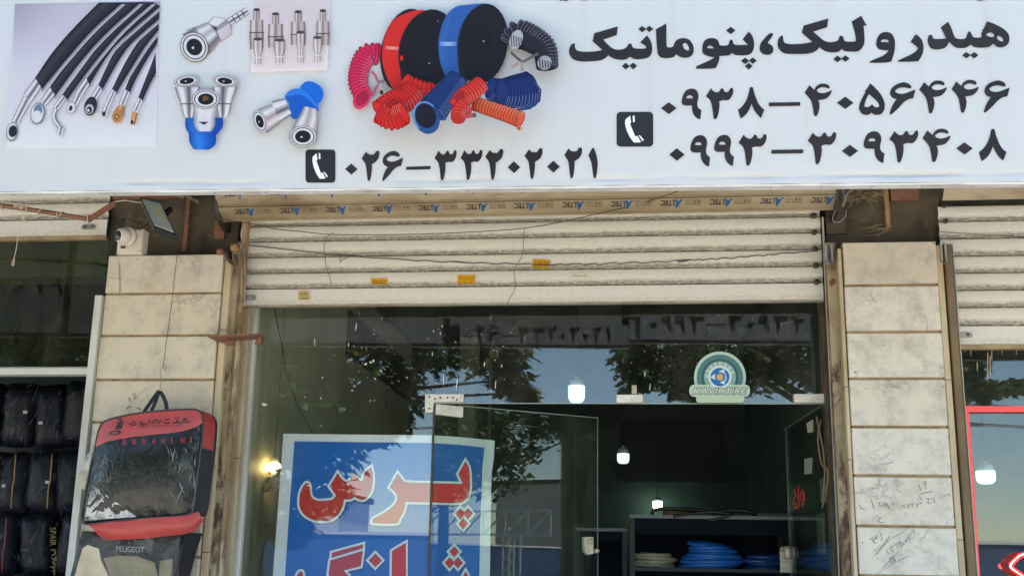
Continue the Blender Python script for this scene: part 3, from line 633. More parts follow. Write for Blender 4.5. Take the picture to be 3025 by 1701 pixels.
m = MB(); m.bar(ctr+Vector((0, 0, 0.02)), ctr+Vector((0, 0, -0.09)), 0.02, 0.06); m.lathe(ctr+Vector((0, -0.10, 0.015))+NR*0.0, NR, [(-0.01, 0.035), (0.015, 0.035), (0.02, 0.02)], 14); m.lathe(ctr+Vector((0, 0.06, 0.015)), NR, [(-0.01, 0.035), (0.015, 0.035), (0.02, 0.02)], 14)
m.bar(ctr+Vector((0, -0.1, 0.015)), ctr+Vector((0, 0.06, 0.015)), 0.016, 0.03); m.build('handle', CREAM, dr)
# red squeezed lettering and small tabs on the right leaf
sh = Sheet(lambda x, y, l: rp_(x, y, 0.0062+l), 0.0004)
RED = lin(235, 62, 38)
for st in ([(2085, 615), (2070, 655), (2096, 680), (2074, 712), (2066, 765), (2080, 818), (2100, 792), (2090, 742)], [(2118, 592), (2112, 700), (2124, 772), (2106, 802)], [(2140, 640), (2130, 700), (2146, 742), (2160, 704), (2166, 650), (2150, 624)], [(2170, 660), (2172, 722), (2156, 788), (2144, 762)], [(2088, 655), (2092, 662)]):
    sh.line([(1700+x/3.2125, 1250+y/3.2125) for x, y in st], 3.4, RED)
sh.poly([(2382, 1250), (2402, 1238), (2402, 1275), (2386, 1278)], (0.62, 0.56, 0.42)); sh.poly([(2376, 1355), (2400, 1350), (2398, 1398), (2376, 1400)], (0.42, 0.4, 0.32))
sh.done('red_lettering', PRINT, dr)
# clips on the transom
def clip(label, px0, py0, px1, py1, mat, d=0.03):
    a, b = P(px0, py1, YG-0.012), P(px1, py0, YG-0.012); m = MB().box((a.x, YG-0.012-d/2, a.z), (b.x, YG+0.02, b.z), 0.003); return tag(m.build('glass_clip', mat), label, 'glass clip')
CL = M('white_clip', (0.72, 0.69, 0.62), 0.4, c2=(0.6, 0.56, 0.48), scale=25)
o = clip('white clip in the middle of the glass above the doorway', 1821, 1166, 1899, 1190, CL)
clip('white clip at the right end of the glass above the doorway', 2346, 1164, 2441, 1190, CL)
MB().box((X(1866, 1150, YG-0.014), YG-0.02, Z(1870, 1165, YG)), (X(1881, 1150, YG-0.014), YG-0.006, Z(1870, 1139, YG)), 0.002).build('paper_tab', M('stained_tab', (0.4, 0.37, 0.28), 0.6), o)
hp = thing('hinge_plate', 'rusty white L-shaped hinge plate at the corner of the open left door', 'hinge plate', (XG1, YG-0.02, Z(1290, 1220, YG)))
pts = [P(x, y, YG-0.014) for x, y in ((1256, 1164), (1369, 1164), (1369, 1187), (1281, 1187), (1278, 1218), (1256, 1219))]
MB().slab(pts[::-1], (0, -1, 0), 0.012).build('plate', PATCH, hp)
for x, y in ((1268, 1172), (1285, 1178), (1301, 1174), (1322, 1174), (1338, 1174), (1268, 1206), (1350, 1180)):
    MB().lathe(P(x, y, YG-0.0145), (0, -1, 0), [(0, 0.005), (0.003, 0.004), (0.004, 0.001)], 8).build('screw', DARK, hp)
# ================================================================== SHOP SIGN
def banner_mat():
    m, t, p = nodes_of('banner_vinyl'); co = coords(t)
    col = mix(t, ramp(t, noise(t, co, 1.5, 4), 0.3, 0.8), (0.87, 0.89, 0.885), (0.835, 0.86, 0.86))
    col = mix(t, ramp(t, noise(t, coords(t, (9, 1, 0.35)), 2.0, 5, 0.6), 0.5, 0.85), col, (0.80, 0.80, 0.76))
    t.links.new(col, p.inputs['Base Color']); p.inputs['Roughness'].default_value = 0.42; p.inputs['Specular IOR Level'].default_value = 0.35
    wv = noise(t, coords(t, (0.8, 1, 2.2)), 3.0, 3, 0.5, 0.4); t.links.new(bump(t, wv, 0.12, 0.02), p.inputs['Normal'])
    tl = t.nodes.new('ShaderNodeBsdfTranslucent'); tl.inputs[0].default_value = (0.7, 0.7, 0.68, 1)
    ge = t.nodes.new('ShaderNodeNewGeometry'); bk = mix(t, ge.outputs['Backfacing'], col, (0.06, 0.06, 0.06)); t.links.new(bk, p.inputs['Base Color'])
    mx = t.nodes.new('ShaderNodeMixShader'); mx.inputs[0].default_value = 0.42; out = t.nodes['Material Output']
    t.links.new(p.outputs[0], mx.inputs[1]); t.links.new(tl.outputs[0], mx.inputs[2]); t.links.new(mx.outputs[0], out.inputs[0]); return m
BANNER = banner_mat()
sg = thing('shop_sign', 'long pale banner sign with black Persian lettering and pictures of hoses', 'sign', (0.0, YB, P(1500, 560, YB).z))
A_, B_ = P(0, 566, YB), P(3025, 536, YB); SL = (B_.z-A_.z)/(B_.x-A_.x)
zb_ = lambda x: A_.z+SL*(x-A_.x)
SX0, SX1, SZT = -5.2, 3.6, 3.775
rb = random.Random(3); nx, nz = 220, 40; vs = []; fs = []
wr = [(rb.uniform(SX0, SX1), rb.uniform(0.02, 0.10), rb.uniform(0.05, 0.16), rb.uniform(0.003, 0.011), rb.uniform(0.002, 0.0045)) for _ in range(70)]
for j in range(nz+1):
    v = (j/nz)**2.2
    for i in range(nx+1):
        x = SX0+(SX1-SX0)*i/nx; z = zb_(x)+(SZT-zb_(x))*v; dy = 0.0
        h = z-zb_(x)
        if h < 0.07:
            for (wx, _, wl, wh, am) in wr:
                q = (x-wx)/wl
                if abs(q) < 2.5: dy += am*math.exp(-q*q*2)*math.exp(-((h-0.022-wh)/0.006)**2)*2.0
        dy += 0.0028*max(0.0, 1-h/0.02)*math.sin(x*24+math.sin(x*9)*2)
        vs.append((x, YB+0.0015+dy, z))
for j in range(nz):
    for i in range(nx): fs.append((j*(nx+1)+i, j*(nx+1)+i+1, (j+1)*(nx+1)+i+1, (j+1)*(nx+1)+i))
MB().add(vs, fs, smooth=True).build('banner', BANNER, sg, fix=False)
m = MB(); n = 120; vs = []
for i in range(n+1):
    x = SX0+(SX1-SX0)*i/n; z = zb_(x); wv = 0.0009*math.sin(x*31)+0.0012*math.sin(x*13+1)
    vs += [(x, YB+0.003, z-0.0005), (x, YB+0.006, z-0.006+wv), (x, YB+0.040, z-0.0075)]
m.add(vs, [q for i in range(n) for q in ((3*i, 3*i+3, 3*i+4, 3*i+1), (3*i+1, 3*i+4, 3*i+5, 3*i+2))]).build('banner_hem', M('banner_hem', (0.62, 0.63, 0.63), 0.5, c2=(0.5, 0.5, 0.49), scale=5), sg, fix=False)
STEEL = M('sign_frame_steel', (0.2, 0.19, 0.18), 0.6)
m = MB(); m.bar((SX0, YB+0.03, zb_(SX0)+0.004), (SX1, YB+0.03, zb_(SX1)+0.004), 0.02, 0.02).build('frame_bar', STEEL, sg)
m = MB(); m.bar((SX0, YB+0.03, SZT-0.02), (SX1, YB+0.03, SZT-0.02), 0.03, 0.03).build('frame_bar', STEEL, sg)
vx = P(1890, 980, 2*YG-YB).x
for k in range(-5, 4):
    x = vx+k*1.22
    if SX0+0.1 < x < SX1: MB().bar((x, YB+0.03, zb_(x)+0.018), (x, YB+0.03, SZT-0.036), 0.03, 0.03).build('frame_bar', STEEL, sg)
for i in range(-4, 22):
    p = P(30+i*150, 560, YB); x = p.x
    MB().lathe((x, YB+0.02, zb_(x)-0.0065), (0, 0, -1), [(0, 0.0035), (0.002, 0.003), (0.003, 0.001)], 8).build('rivet', GALV, sg)
def bto(ox, oy, s): return lambda x, y, l: P(ox+x/s, oy+y/s, YB-0.0004-l)
INK = M('black_print', (0.018, 0.015, 0.015), 0.5, c2=(0.028, 0.022, 0.021), scale=3, spec=0.25)
# ---- words
def printed(name, ox, oy, s, glyphs, mat=INK, parent=None, to=None):
    m = MB(); to = to or bto(ox, oy, s)
    for g in glyphs:
        loops = [smooth(l) if any(len(q) < 3 for q in l) else [q[:2] for q in l] for l in g]
        flat = [p for l in loops for p in l]
        m.add([to(p[0], p[1], 0.0006) for p in flat], [tuple(t) for t in tessellate_polygon([[Vector((p[0], p[1], 0)) for p in l] for l in loops])])
    return m.build(name, mat, parent or sg)
def dia(cx, cy, rx, ry): return [[(cx, cy-ry, 1), (cx+rx, cy, 1), (cx, cy+ry, 1), (cx-rx, cy, 1)]]
W1 = [[T('160,475 178,482 180,520 200,550 260,565 350,565 430,557 475,545! 370,452! 388,365! 645,290! 632,385! 485,435! 540,490 590,530 650,545 710,535 745,510 758,485 775,475 795,485 805,515 840,530 940,530 948,505 888,465! 960,388! 985,420 1010,470 1018,530 1008,590 970,630 900,645 830,645 775,620! 740,645 680,655 620,645 570,625 543,600! 510,635 450,660 350,670 240,670 165,650 122,600 115,550 130,500')],
 dia(910, 320, 43, 35), dia(988, 318, 42, 35), dia(730, 722, 43, 37), dia(812, 720, 43, 36),
 [T('1172,258! 1175,490 1190,515 1225,518 1250,500 1265,460 1300,430 1360,418 1420,435 1455,480 1470,530 1460,590 1420,625 1370,632 1320,620 1280,592! 1240,628 1160,635 1110,625 1080,590 1070,520 1058,322!'), T('1350,490 1365,470 1395,480 1415,515 1418,545 1395,552 1365,530')],
 [T('1655,418 1710,425 1740,455 1752,493 1800,500 1845,490 1858,450 1875,432 1892,445 1905,480 1940,493 2060,490! 2000,432! 2068,347! 2100,385 2122,440 2125,510 2105,570 2060,600 1970,605 1920,600 1885,578! 1850,605 1750,612! 1745,660 1720,720 1690,745 1515,750 1497,742 1500,725 1540,705 1640,660 1695,625! 1630,615 1580,590 1562,550 1570,480 1600,435'), T('1618,528! 1618,512 1640,500 1668,505 1688,530!')],
 dia(1872, 335, 52, 40), dia(2028, 665, 45, 35), dia(2112, 662, 43, 35), dia(2068, 722, 43, 36),
 [T('2318,362 2330,370 2325,395 2300,430 2278,470 2310,490 2335,530 2325,575 2290,597 2240,597 2200,570 2185,530 2200,470 2240,420 2285,375')],
 [T('0,-10! 110,-10! 105,8 75,14 50,8 25,14')], [T('215,-10! 330,-10! 320,3 280,6 240,3')]]
printed('lettering', 1650, 0, 3.68, W1)
W2 = [[T('195,353 210,362 213,395 230,425 290,437 400,432 498,415! 395,325! 412,255! 655,185! 643,270! 507,315! 560,360 610,400 660,417 720,412 752,395 765,362 783,352 802,370 812,400 840,412 912,410 926,395 915,320 885,215! 978,158! 1033,255! 1000,255! 1008,330 1010,410 990,470 940,508 850,508 815,505 787,483! 755,510 700,517 640,510 600,492 567,465! 530,505 450,530 320,533 230,528 175,490 157,440 165,385')],
 dia(745, 582, 42, 33), dia(823, 578, 42, 32),
 [T('1215,317 1270,330 1300,375 1310,430 1305,500 1285,570 1255,612 1075,620 1068,605 1110,585 1200,545 1250,498! 1190,495 1145,480 1125,440 1135,380 1165,335'), T('1173,415! 1175,400 1205,390 1240,395 1247,418!')],
 [T('1512,338! 1550,365 1580,410 1590,470 1580,530 1545,595 1520,605 1350,610 1343,598 1380,578 1480,530 1530,490 1525,460 1462,415!')],
 [T('1655,345 1675,350 1680,370 1700,385 1810,383! 1795,340 1758,272! 1830,217! 1860,270 1885,340 1905,375 1950,387 2000,380 2018,340 2030,315 2050,315 2065,345 2085,370 2155,370 2155,330 2170,315! 2165,295! 2178,290! 2213,212! 2290,240 2380,290 2425,340 2433,395 2415,440 2370,465 2320,465 2272,432! 2240,460 2190,470 2120,470 2080,460 2053,440! 2010,470 1950,475 1900,465 1840,415! 1810,465 1760,485 1700,488 1655,470 1632,420 1635,365'), T('2205,345 2230,325 2260,325 2280,345 2278,365 2240,365'), T('2310,380! 2320,355 2350,365 2372,390 2368,408 2340,405')],
 dia(2010, 545, 42, 32), dia(2088, 545, 42, 32), [T('2085,-10! 2200,-10! 2180,5 2145,10 2110,5')]]
printed('lettering', 2250, 0, 3.324, W2)
# ---- numerals, traced once each and set into their boxes
DG = {'0': [T('560,290! 655,360! 562,430! 468,360!')],
 '1': [T('2440,75 2452,85 2470,140 2480,200 2475,270 2465,320 2455,327 2445,315 2435,250 2425,190 2403,140! 2425,95')],
 '2': [T('563,107! 580,125 605,132 630,128 645,105 660,100 673,110 670,150 650,185 612,212! 612,250 605,310 595,345 585,350 576,335 568,270 558,210 527,162!')],
 '3': [T('1190,200! 1215,232 1255,250 1285,240 1305,210 1322,200 1338,215 1350,240 1380,248 1402,232 1415,205 1435,196 1450,212 1448,260 1425,310 1385,342 1330,340 1285,355! 1290,400 1283,470 1268,530 1250,562 1235,566 1220,548 1212,480 1200,400 1178,340 1130,297!')],
 '4': [T('155,163! 185,190 212,213! 235,175 280,148 330,146 370,160 385,185 372,200 330,188 285,188 250,208 240,222 262,245 305,252 345,245 380,232 403,220 408,232 390,270 350,310 300,325 255,330! 270,370 268,430 250,490 232,510 210,500 198,430 180,350 150,300 103,248!')],
 '5': [T('843,142! 890,185 950,250 990,320 1008,390 995,450 960,490 915,495 880,490 857,470! 830,492 790,498 745,480 718,430 722,380 750,310 790,240! 780,232! 815,190'), T('832,262! 870,300 920,345 945,390 935,408 905,412 880,395 862,374! 845,395 815,408 785,405 778,390 790,340 812,290')],
 '6': [T('1215,130 1265,140 1300,165 1305,192 1285,198 1230,188 1180,190 1135,212 1125,232 1150,252 1200,260 1250,250 1300,230 1345,212! 1350,225 1325,310! 1270,322 1215,360 1160,420 1100,475 1075,492 1063,480 1080,420 1110,360 1140,320! 1100,305 1072,275 1070,230 1095,185 1150,148')],
 '8': [T('1662,190 1682,200 1700,270 1740,370 1780,425 1815,455! 1775,553! 1725,500 1690,445 1663,385! 1640,450 1600,510 1537,560! 1507,455! 1550,420 1600,350 1630,270 1645,200')],
 '7': [T('0,10! 50,0! 100,240! 150,0! 200,10! 115,360! 90,360!')],
 '9': [T('960,208 1010,222 1038,262 1043,310 1032,360 1030,400 1045,435 1078,460! 1065,568! 1030,555 990,515 970,460 968,405! 880,405 850,380 848,340 865,280 900,230'), T('905,322! 902,310 918,293 945,288 970,298 978,322!')]}
def number(ox, oy, s, seq, name='numerals', to=None):
    gl = []
    for ch, x0, x1, y0, y1 in seq:
        if ch == '-': gl.append([[(x0, y0+6, 1), (x1, y0, 1), (x1, y1-6, 1), (x0, y1, 1)]]); continue
        lp = DG[ch]; xs = [p[0] for p in lp[0]]; ys = [p[1] for p in lp[0]]; a, b, c, d = min(xs), max(xs), min(ys), max(ys)
        gl.append([[(x0+(p[0]-a)/(b-a)*(x1-x0), y0+(p[1]-c)/(d-c)*(y1-y0))+((1,) if len(p) > 2 else ()) for p in l] for l in lp])
    return printed(name, ox, oy, s, gl, to=to)
number(1800, 210, 3.963, [('0', 605, 788, 365, 507), ('9', 848, 1078, 207, 568), ('3', 1130, 1450, 198, 566), ('8', 1507, 1815, 190, 560), ('-', 1868, 2235, 365, 415)])
number(2350, 210, 3.816, [('4', 103, 408, 145, 510), ('0', 468, 655, 290, 430), ('5', 718, 1008, 140, 498), ('6', 1063, 1350, 130, 492), ('4', 1397, 1705, 110, 478), ('4', 1760, 2065, 102, 472), ('6', 2125, 2413, 108, 470)])
number(1800, 210, 3.963, [('0', 702, 882, 905, 1052), ('9', 950, 1180, 752, 1120), ('9', 1230, 1460, 748, 1112), ('3', 1512, 1840, 740, 1110), ('-', 1898, 2270, 918, 970)])
number(2350, 210, 3.816, [('3', 137, 457, 690, 1052), ('0', 523, 707, 832, 970), ('9', 770, 1003, 680, 1038), ('3', 1057, 1382, 672, 1033), ('4', 1433, 1747, 653, 1027), ('0', 1812, 2000, 803, 943), ('8', 2067, 2380, 653, 1020)])
number(880, 410, 2.8, [('0', 390, 493, 205, 298), ('2', 527, 673, 100, 350), ('6', 698, 868, 102, 350), ('-', 895, 1097, 226, 259), ('3', 1130, 1312, 95, 345), ('3', 1345, 1525, 92, 342), ('2', 1550, 1698, 86, 340), ('0', 1735, 1840, 187, 285), ('2', 1875, 2023, 80, 333), ('0', 2060, 2167, 182, 282), ('2', 2203, 2350, 73, 328), ('1', 2403, 2480, 75, 327)])
# the number farther left on the sign, seen only as a reflection
number(0, 0, 1, [('9', 8, 42, 846, 898), ('3', 55, 100, 846, 898), ('6', 100, 136, 846, 898), ('-', 120, 150, 877, 884), ('7', 160, 190, 846, 898), ('9', 210, 242, 846, 898), ('7', 258, 290, 846, 898)], to=lambda x, y, l: Vector((P(x, y, 2*YG-YB).x, YB-0.0004-l, P(x, y, 2*YG-YB).z)))
def phone(ox, oy, s, x0, y0, x1, y1):
    sh = Sheet(bto(ox, oy, s)); f = lambda u, v: (x0+(x1-x0)*u, y0+(y1-y0)*v); r = 0.11; pts = []
    for cx, cy_, a0 in ((1-r, r, -90), (1-r, 1-r, 0), (r, 1-r, 90), (r, r, 180)):
        for k in range(5): a = math.radians(a0+22.5*k); pts.append(f(cx+r*math.cos(a), cy_+r*math.sin(a)))
    sh.poly(pts, (0.016, 0.016, 0.018)); wc = (0.74, 0.75, 0.75)
    hs = [(0.37, 0.11), (0.40, 0.30), (0.365, 0.34), (0.51, 0.71), (0.565, 0.69), (0.67, 0.865), (0.62, 0.88), (0.47, 0.88), (0.36, 0.72), (0.27, 0.52), (0.23, 0.33), (0.24, 0.22)]
    sh.poly([f(*p) for p in hs], wc); sh.poly([f(*p) for p in ((0.44, 0.11), (0.49, 0.11), (0.50, 0.285), (0.45, 0.295))], wc); sh.poly([f(*p) for p in ((0.60, 0.68), (0.64, 0.675), (0.745, 0.805), (0.715, 0.845))], wc)
    sh.done('telephone_symbol', PRINT, sg)
phone(1800, 210, 3.963, 85, 480, 513, 886); phone(880, 410, 2.8, 63, 90, 310, 364)
PRINT_SIGN = print_mat('sign_print_ink', 0.42, 0.42)
# ---- printed pictures
def met(a, b=None): return [pc(70, 70, 80), pc(205, 208, 216), pc(240, 242, 246), pc(150, 152, 162), pc(78, 78, 90), pc(190, 192, 202), pc(236, 238, 242), pc(70, 70, 82)]
def pic_hoses():
    sh = Sheet(bto(0, 0, 3.22)); wb = pc(206, 221, 229)
    n = 10; vs = []; cc = []; fs = []; sh.k += 1
    for j in range(n+1):
        v = j/n
        for i in range(n+1):
            u = i/n; xl = 142+(60-142)*v; xr = 1527+(1480-1527)*v; x = xl+(xr-xl)*u; y = 40+(12-40)*u+1380*v
            dk = max(0, 1-v*2.2)*(0.9-0.5*math.sin(u*3)); a = pc(150, 148, 172); b = pc(196, 205, 220); c0 = tuple(b[k]+(a[k]-b[k])*dk for k in range(3))
            fade = max(0, (v-0.62)/0.38); cc.append(tuple(c0[k]+(wb[k]-c0[k])*fade for k in range(3))); vs.append(sh.to(x, y, sh.k*sh.step))
    for j in range(n):
        for i in range(n): fs.append((j*(n+1)+i, j*(n+1)+i+1, (j+1)*(n+1)+i+1, (j+1)*(n+1)+i))
    sh.m.add(vs, fs, cc)
    b0, b1, b2 = pc(44, 42, 50), pc(60, 58, 68), pc(28, 27, 33); hc = [b2, b1, b0, b2]
    H8 = [([(1480, 500), (1430, 640), (1370, 790), (1315, 930)], [(1485, 700), (1440, 775), (1400, 860), (1355, 955)]),
     ([(1505, 310), (1350, 500), (1260, 680), (1190, 850)], [(1500, 410), (1420, 530), (1310, 720), (1235, 880)]),
     ([(1510, 190), (1330, 380), (1190, 600), (1065, 850)], [(1508, 290), (1400, 420), (1270, 620), (1110, 880)]),
     ([(1518, 70), (1290, 270), (1100, 480), (935, 810)], [(1515, 180), (1330, 340), (1180, 500), (975, 850)]),
     ([(1450, 22), (1180, 250), (960, 510), (815, 735)], [(1524, 60), (1270, 280), (1060, 480), (850, 810)]),
     ([(1330, 22), (1030, 320), (770, 660), (595, 900)], [(1455, 25), (1150, 300), (850, 660), (640, 950)]),
     ([(1165, 26), (880, 320), (650, 590), (475, 830)], [(1335, 24), (1000, 330), (760, 600), (520, 920)]),
     ([(940, 28), (700, 270), (500, 500), (330, 750)], [(1165, 26), (880, 290), (640, 560), (400, 850)])]
    for L, Rr in H8:
        sh.strip([(x-12, y+16) for x, y in Rr], [(x+26, y+20) for x, y in Rr], [pc(120, 118, 138), pc(188, 196, 212)])
        sh.strip(L, Rr, hc)
    mt = met(0); q4 = lambda a, b, c, d, cols=None: sh.strip([a, d], [b, c], cols or mt)
    br = [pc(120, 84, 50), pc(205, 165, 110), pc(170, 128, 78), pc(110, 76, 44)]
    def shadow(cx, cy_): sh.ell(cx, cy_, 60, 40, 70, pc(178, 186, 204))
    q4((225, 910), (290, 975), (180, 1180), (112, 1150)); q4((335, 745), (392, 832), (300, 975), (222, 895)); sh.ell(115, 1255, 56, 92, 8, pc(120, 128, 145)); sh.ell(113, 1250, 47, 80, 8, pc(205, 212, 222)); sh.ell(122, 1250, 40, 56, 8, pc(40, 42, 52))
    q4((470, 830), (525, 905), (432, 1015), (385, 960)); sh.ell(358, 1082, 68, 104, 8, pc(110, 120, 140)); sh.ell(355, 1080, 58, 92, 8, pc(215, 222, 232)); sh.ell(362, 1050, 40, 58, 8, pc(110, 130, 155)); sh.ell(355, 1085, 34, 32, 8, pc(225, 230, 238))
    q4((595, 900), (628, 945), (555, 1055), (508, 1010)); sh.line([(535, 1035), (510, 1095), (522, 1150), (560, 1200), (590, 1235)], 42, pc(110, 115, 128)); sh.line([(532, 1035), (506, 1095), (518, 1150), (558, 1200), (590, 1235)], 22, pc(232, 236, 242)); q4((555, 1190), (612, 1225), (590, 1310), (540, 1262))
    q4((815, 735), (852, 812), (782, 922), (725, 868)); q4((725, 868), (780, 930), (730, 1015), (690, 965)); sh.ell(678, 1028, 42, 62, 12, pc(150, 158, 172)); sh.ell(676, 1028, 34, 50, 12, pc(228, 232, 238)); sh.ell(672, 1032, 17, 27, 12, pc(50, 52, 60))
    q4((930, 812), (972, 870), (912, 965), (868, 920)); sh.ell(862, 1012, 60, 92, 14, pc(46, 42, 50)); sh.ell(850, 1040, 40, 48, 14, pc(180, 186, 198)); sh.ell(848, 1048, 26, 32, 14, pc(40, 40, 48)); sh.ell(840, 1052, 12, 15, 0, pc(220, 224, 230))
    q4((1060, 858), (1102, 885), (1052, 1005), (1003, 980)); q4((1000, 985), (1050, 1003), (1015, 1115), (963, 1080)); sh.ell(988, 1085, 18, 24, 10, pc(50, 50, 58))
    q4((1185, 853), (1237, 885), (1192, 1005), (1128, 990)); q4((1130, 1000), (1185, 1012), (1172, 1110), (1095, 1050), br); sh.ell(1118, 1105, 50, 68, 14, br[2]); sh.ell(1112, 1112, 24, 28, 0, br[0]); sh.ell(1112, 1112, 12, 14, 0, br[1])
    q4((1310, 933), (1360, 962), (1307, 1075), (1263, 1050)); q4((1263, 1060), (1310, 1078), (1282, 1192), (1238, 1180), br); sh.ell(1256, 1165, 14, 20, 0, pc(70, 46, 26))
    sh.done('printed_picture', PRINT_SIGN, sg)
def pic_couplers():
    sh = Sheet(bto(480, 0, 3.219)); mt = met(0); q = lambda L, Rr, c=None: sh.strip(L, Rr, c or mt)
    def head(cx, cy_, rx, ry, rot):
        sh.ell(cx, cy_, rx, ry, rot, pc(92, 88, 98)); sh.ell(cx, cy_, rx*.95, ry*.95, rot, pc(214, 216, 222)); sh.ell(cx, cy_, rx*.84, ry*.84, rot, pc(88, 86, 95)); sh.ell(cx, cy_, rx*.76, ry*.76, rot, pc(224, 226, 230)); sh.ell(cx, cy_, rx*.56, ry*.56, rot, pc(36, 32, 38)); sh.ell(cx-rx*.1, cy_+ry*.05, rx*.09, ry*.09, 0, pc(200, 200, 205))
    # large plug, upper left
    q([(615, 180), (790, 72)], [(655, 245), (828, 135)]);
    for a in (0.25, 0.5, 0.75): sh.line([(615+175*a, 180-108*a), (655+173*a, 245-110*a)], 9, pc(60, 58, 68))
    sh.poly([(410, 235), (490, 160), (615, 185), (662, 250), (655, 330), (560, 392), (530, 390)], pc(150, 150, 162)); sh.poly([(440, 225), (495, 165), (600, 190), (515, 255)], pc(232, 236, 242)); sh.poly([(520, 300), (635, 225), (655, 325), (560, 385)], pc(196, 198, 208)); sh.poly([(465, 255), (520, 262), (512, 300)], pc(60, 56, 66))
    q([(300, 265), (430, 215)], [(455, 510), (555, 385)], [pc(120, 118, 130), pc(240, 242, 246), pc(168, 166, 176), pc(236, 238, 242), pc(110, 106, 118), pc(150, 146, 156)])
    q([(190, 330), (310, 262)], [(400, 560), (462, 490)], [pc(110, 108, 118), pc(190, 190, 196), pc(128, 126, 134), pc(120, 116, 126)])
    for k in range(9): sh.line([(225+k*22, 305+k*20-12), (300+k*19, 268+k*24)], 5, pc(100, 98, 108))
    head(303, 450, 132, 146, -28)
    # fitting set on grey card
    sh.poly([(868, -12), (1592, -12), (1568, 668), (840, 690)], lambda x, y: pc(196+12*(y/690), 196+14*(y/690), 204+12*(y/690)))
    for (x, y0, y1, w) in ((895, 95, 470, 62), (1075, 135, 455, 68), (1290, 115, 430, 66), (1525, 105, 430, 58)):
        tw = w*0.5; q([(x-tw, y0), (x-tw, y0+110)], [(x+tw, y0), (x+tw, y0+110)], [pc(90, 84, 86), pc(205, 200, 202), pc(120, 114, 116), pc(180, 175, 178), pc(88, 82, 84)]); ym = y0+95
        q([(x-w, ym), (x-w*1.05, ym+120)], [(x+w, ym), (x+w*1.05, ym+120)], [pc(100, 95, 98), pc(215, 210, 212), pc(135, 128, 130), pc(190, 185, 188), pc(95, 90, 92)])
        q([(x-w*1.1, ym+125), (x-w, y1)], [(x+w*1.1, ym+125), (x+w, y1)], [pc(90, 85, 88), pc(200, 195, 196), pc(128, 122, 124), pc(190, 184, 186), pc(80, 76, 80)]); sh.line([(x-w*1.1, ym+122), (x+w*1.1, ym+122)], 9, pc(60, 55, 58)); sh.ell(x, y0, tw, 14, 0, pc(70, 64, 66))
    for (x, y0, y1, w) in ((908, 375, 610, 45), (1112, 385, 605, 52), (1312, 310, 600, 40), (1474, 360, 590, 42)):
        q([(x-w, y0), (x-w*.95, y0+110), (x-w*.65, y0+150), (x-w*.7, y1)], [(x+w, y0), (x+w*.95, y0+110), (x+w*.65, y0+150), (x+w*.7, y1)], [pc(110, 104, 106), pc(226, 222, 224), pc(150, 144, 146), pc(205, 200, 202), pc(98, 92, 94)]); sh.ell(x, y0, w, 15, 0, pc(80, 74, 76)); sh.line([(x-w*.8, y1-60), (x+w*.8, y1-62)], 8, pc(235, 232, 232))
    # three-way manifold
    bl = [pc(20, 70, 165), pc(48, 128, 220), pc(30, 96, 200), pc(18, 66, 160)]
    q([(218, 1120), (218, 1210), (250, 1270)], [(574, 1120), (570, 1210), (505, 1290)], bl); q([(252, 1260), (255, 1350), (300, 1422)], [(508, 1260), (505, 1370), (440, 1424)], bl)
    for sx, x0 in ((1, 0), (-1, 826)):
        f = lambda x, y: (x0+sx*x, y)
        q([f(115, 830), f(160, 960), f(195, 1090), f(220, 1120)], [f(355, 830), f(330, 960), f(300, 1080), f(290, 1120)]); sh.line([f(180, 990), f(290, 990)], 10, pc(70, 68, 76)); head(x0+sx*232, 772, 124, 54, -8*sx)
    q([(285, 970), (300, 1100), (300, 1190), (340, 1252)], [(540, 970), (505, 1110), (500, 1190), (470, 1252)], [pc(150, 148, 158), pc(238, 240, 244), pc(214, 216, 222), pc(235, 237, 240), pc(130, 128, 138)]); sh.poly([(340, 1160), (440, 1160), (395, 1190)], pc(60, 56, 62)); head(412, 945, 134, 96, 0); sh.ell(410, 935, 30, 22, 0, pc(110, 84, 40))
    # two-way manifold
    sh.poly(smooth(T('1165,925 1200,870 1260,845 1310,845 1345,790 1400,775 1470,800 1520,850 1525,930 1480,985 1485,1050 1440,1080 1330,1110 1250,1135 1210,1080 1200,980')), pc(24, 92, 190)); sh.poly(smooth(T('1310,845 1345,790 1400,775 1470,800 1520,850 1525,930 1480,985 1420,900')), pc(30, 110, 214)); sh.poly(smooth(T('1170,920 1250,848 1360,870 1450,960 1485,1050 1400,960 1300,900')), pc(44, 128, 224))
    q([(1040, 965), (1160, 938)], [(1110, 1170), (1230, 1090)]); q([(870, 1060), (1040, 990)], [(990, 1270), (1120, 1170)], [pc(120, 114, 124), pc(235, 232, 236), pc(150, 142, 150), pc(215, 210, 214), pc(100, 94, 104)]); head(925, 1155, 62, 112, -18)
    q([(1345, 1010), (1310, 1080), (1250, 1180), (1215, 1290)], [(1470, 1040), (1485, 1130), (1475, 1230), (1465, 1320)], [pc(110, 104, 112), pc(228, 226, 230), pc(160, 154, 160), pc(220, 216, 220), pc(108, 102, 110)]); head(1335, 1300, 132, 104, 0)
    sh.done('printed_picture', PRINT_SIGN, sg)
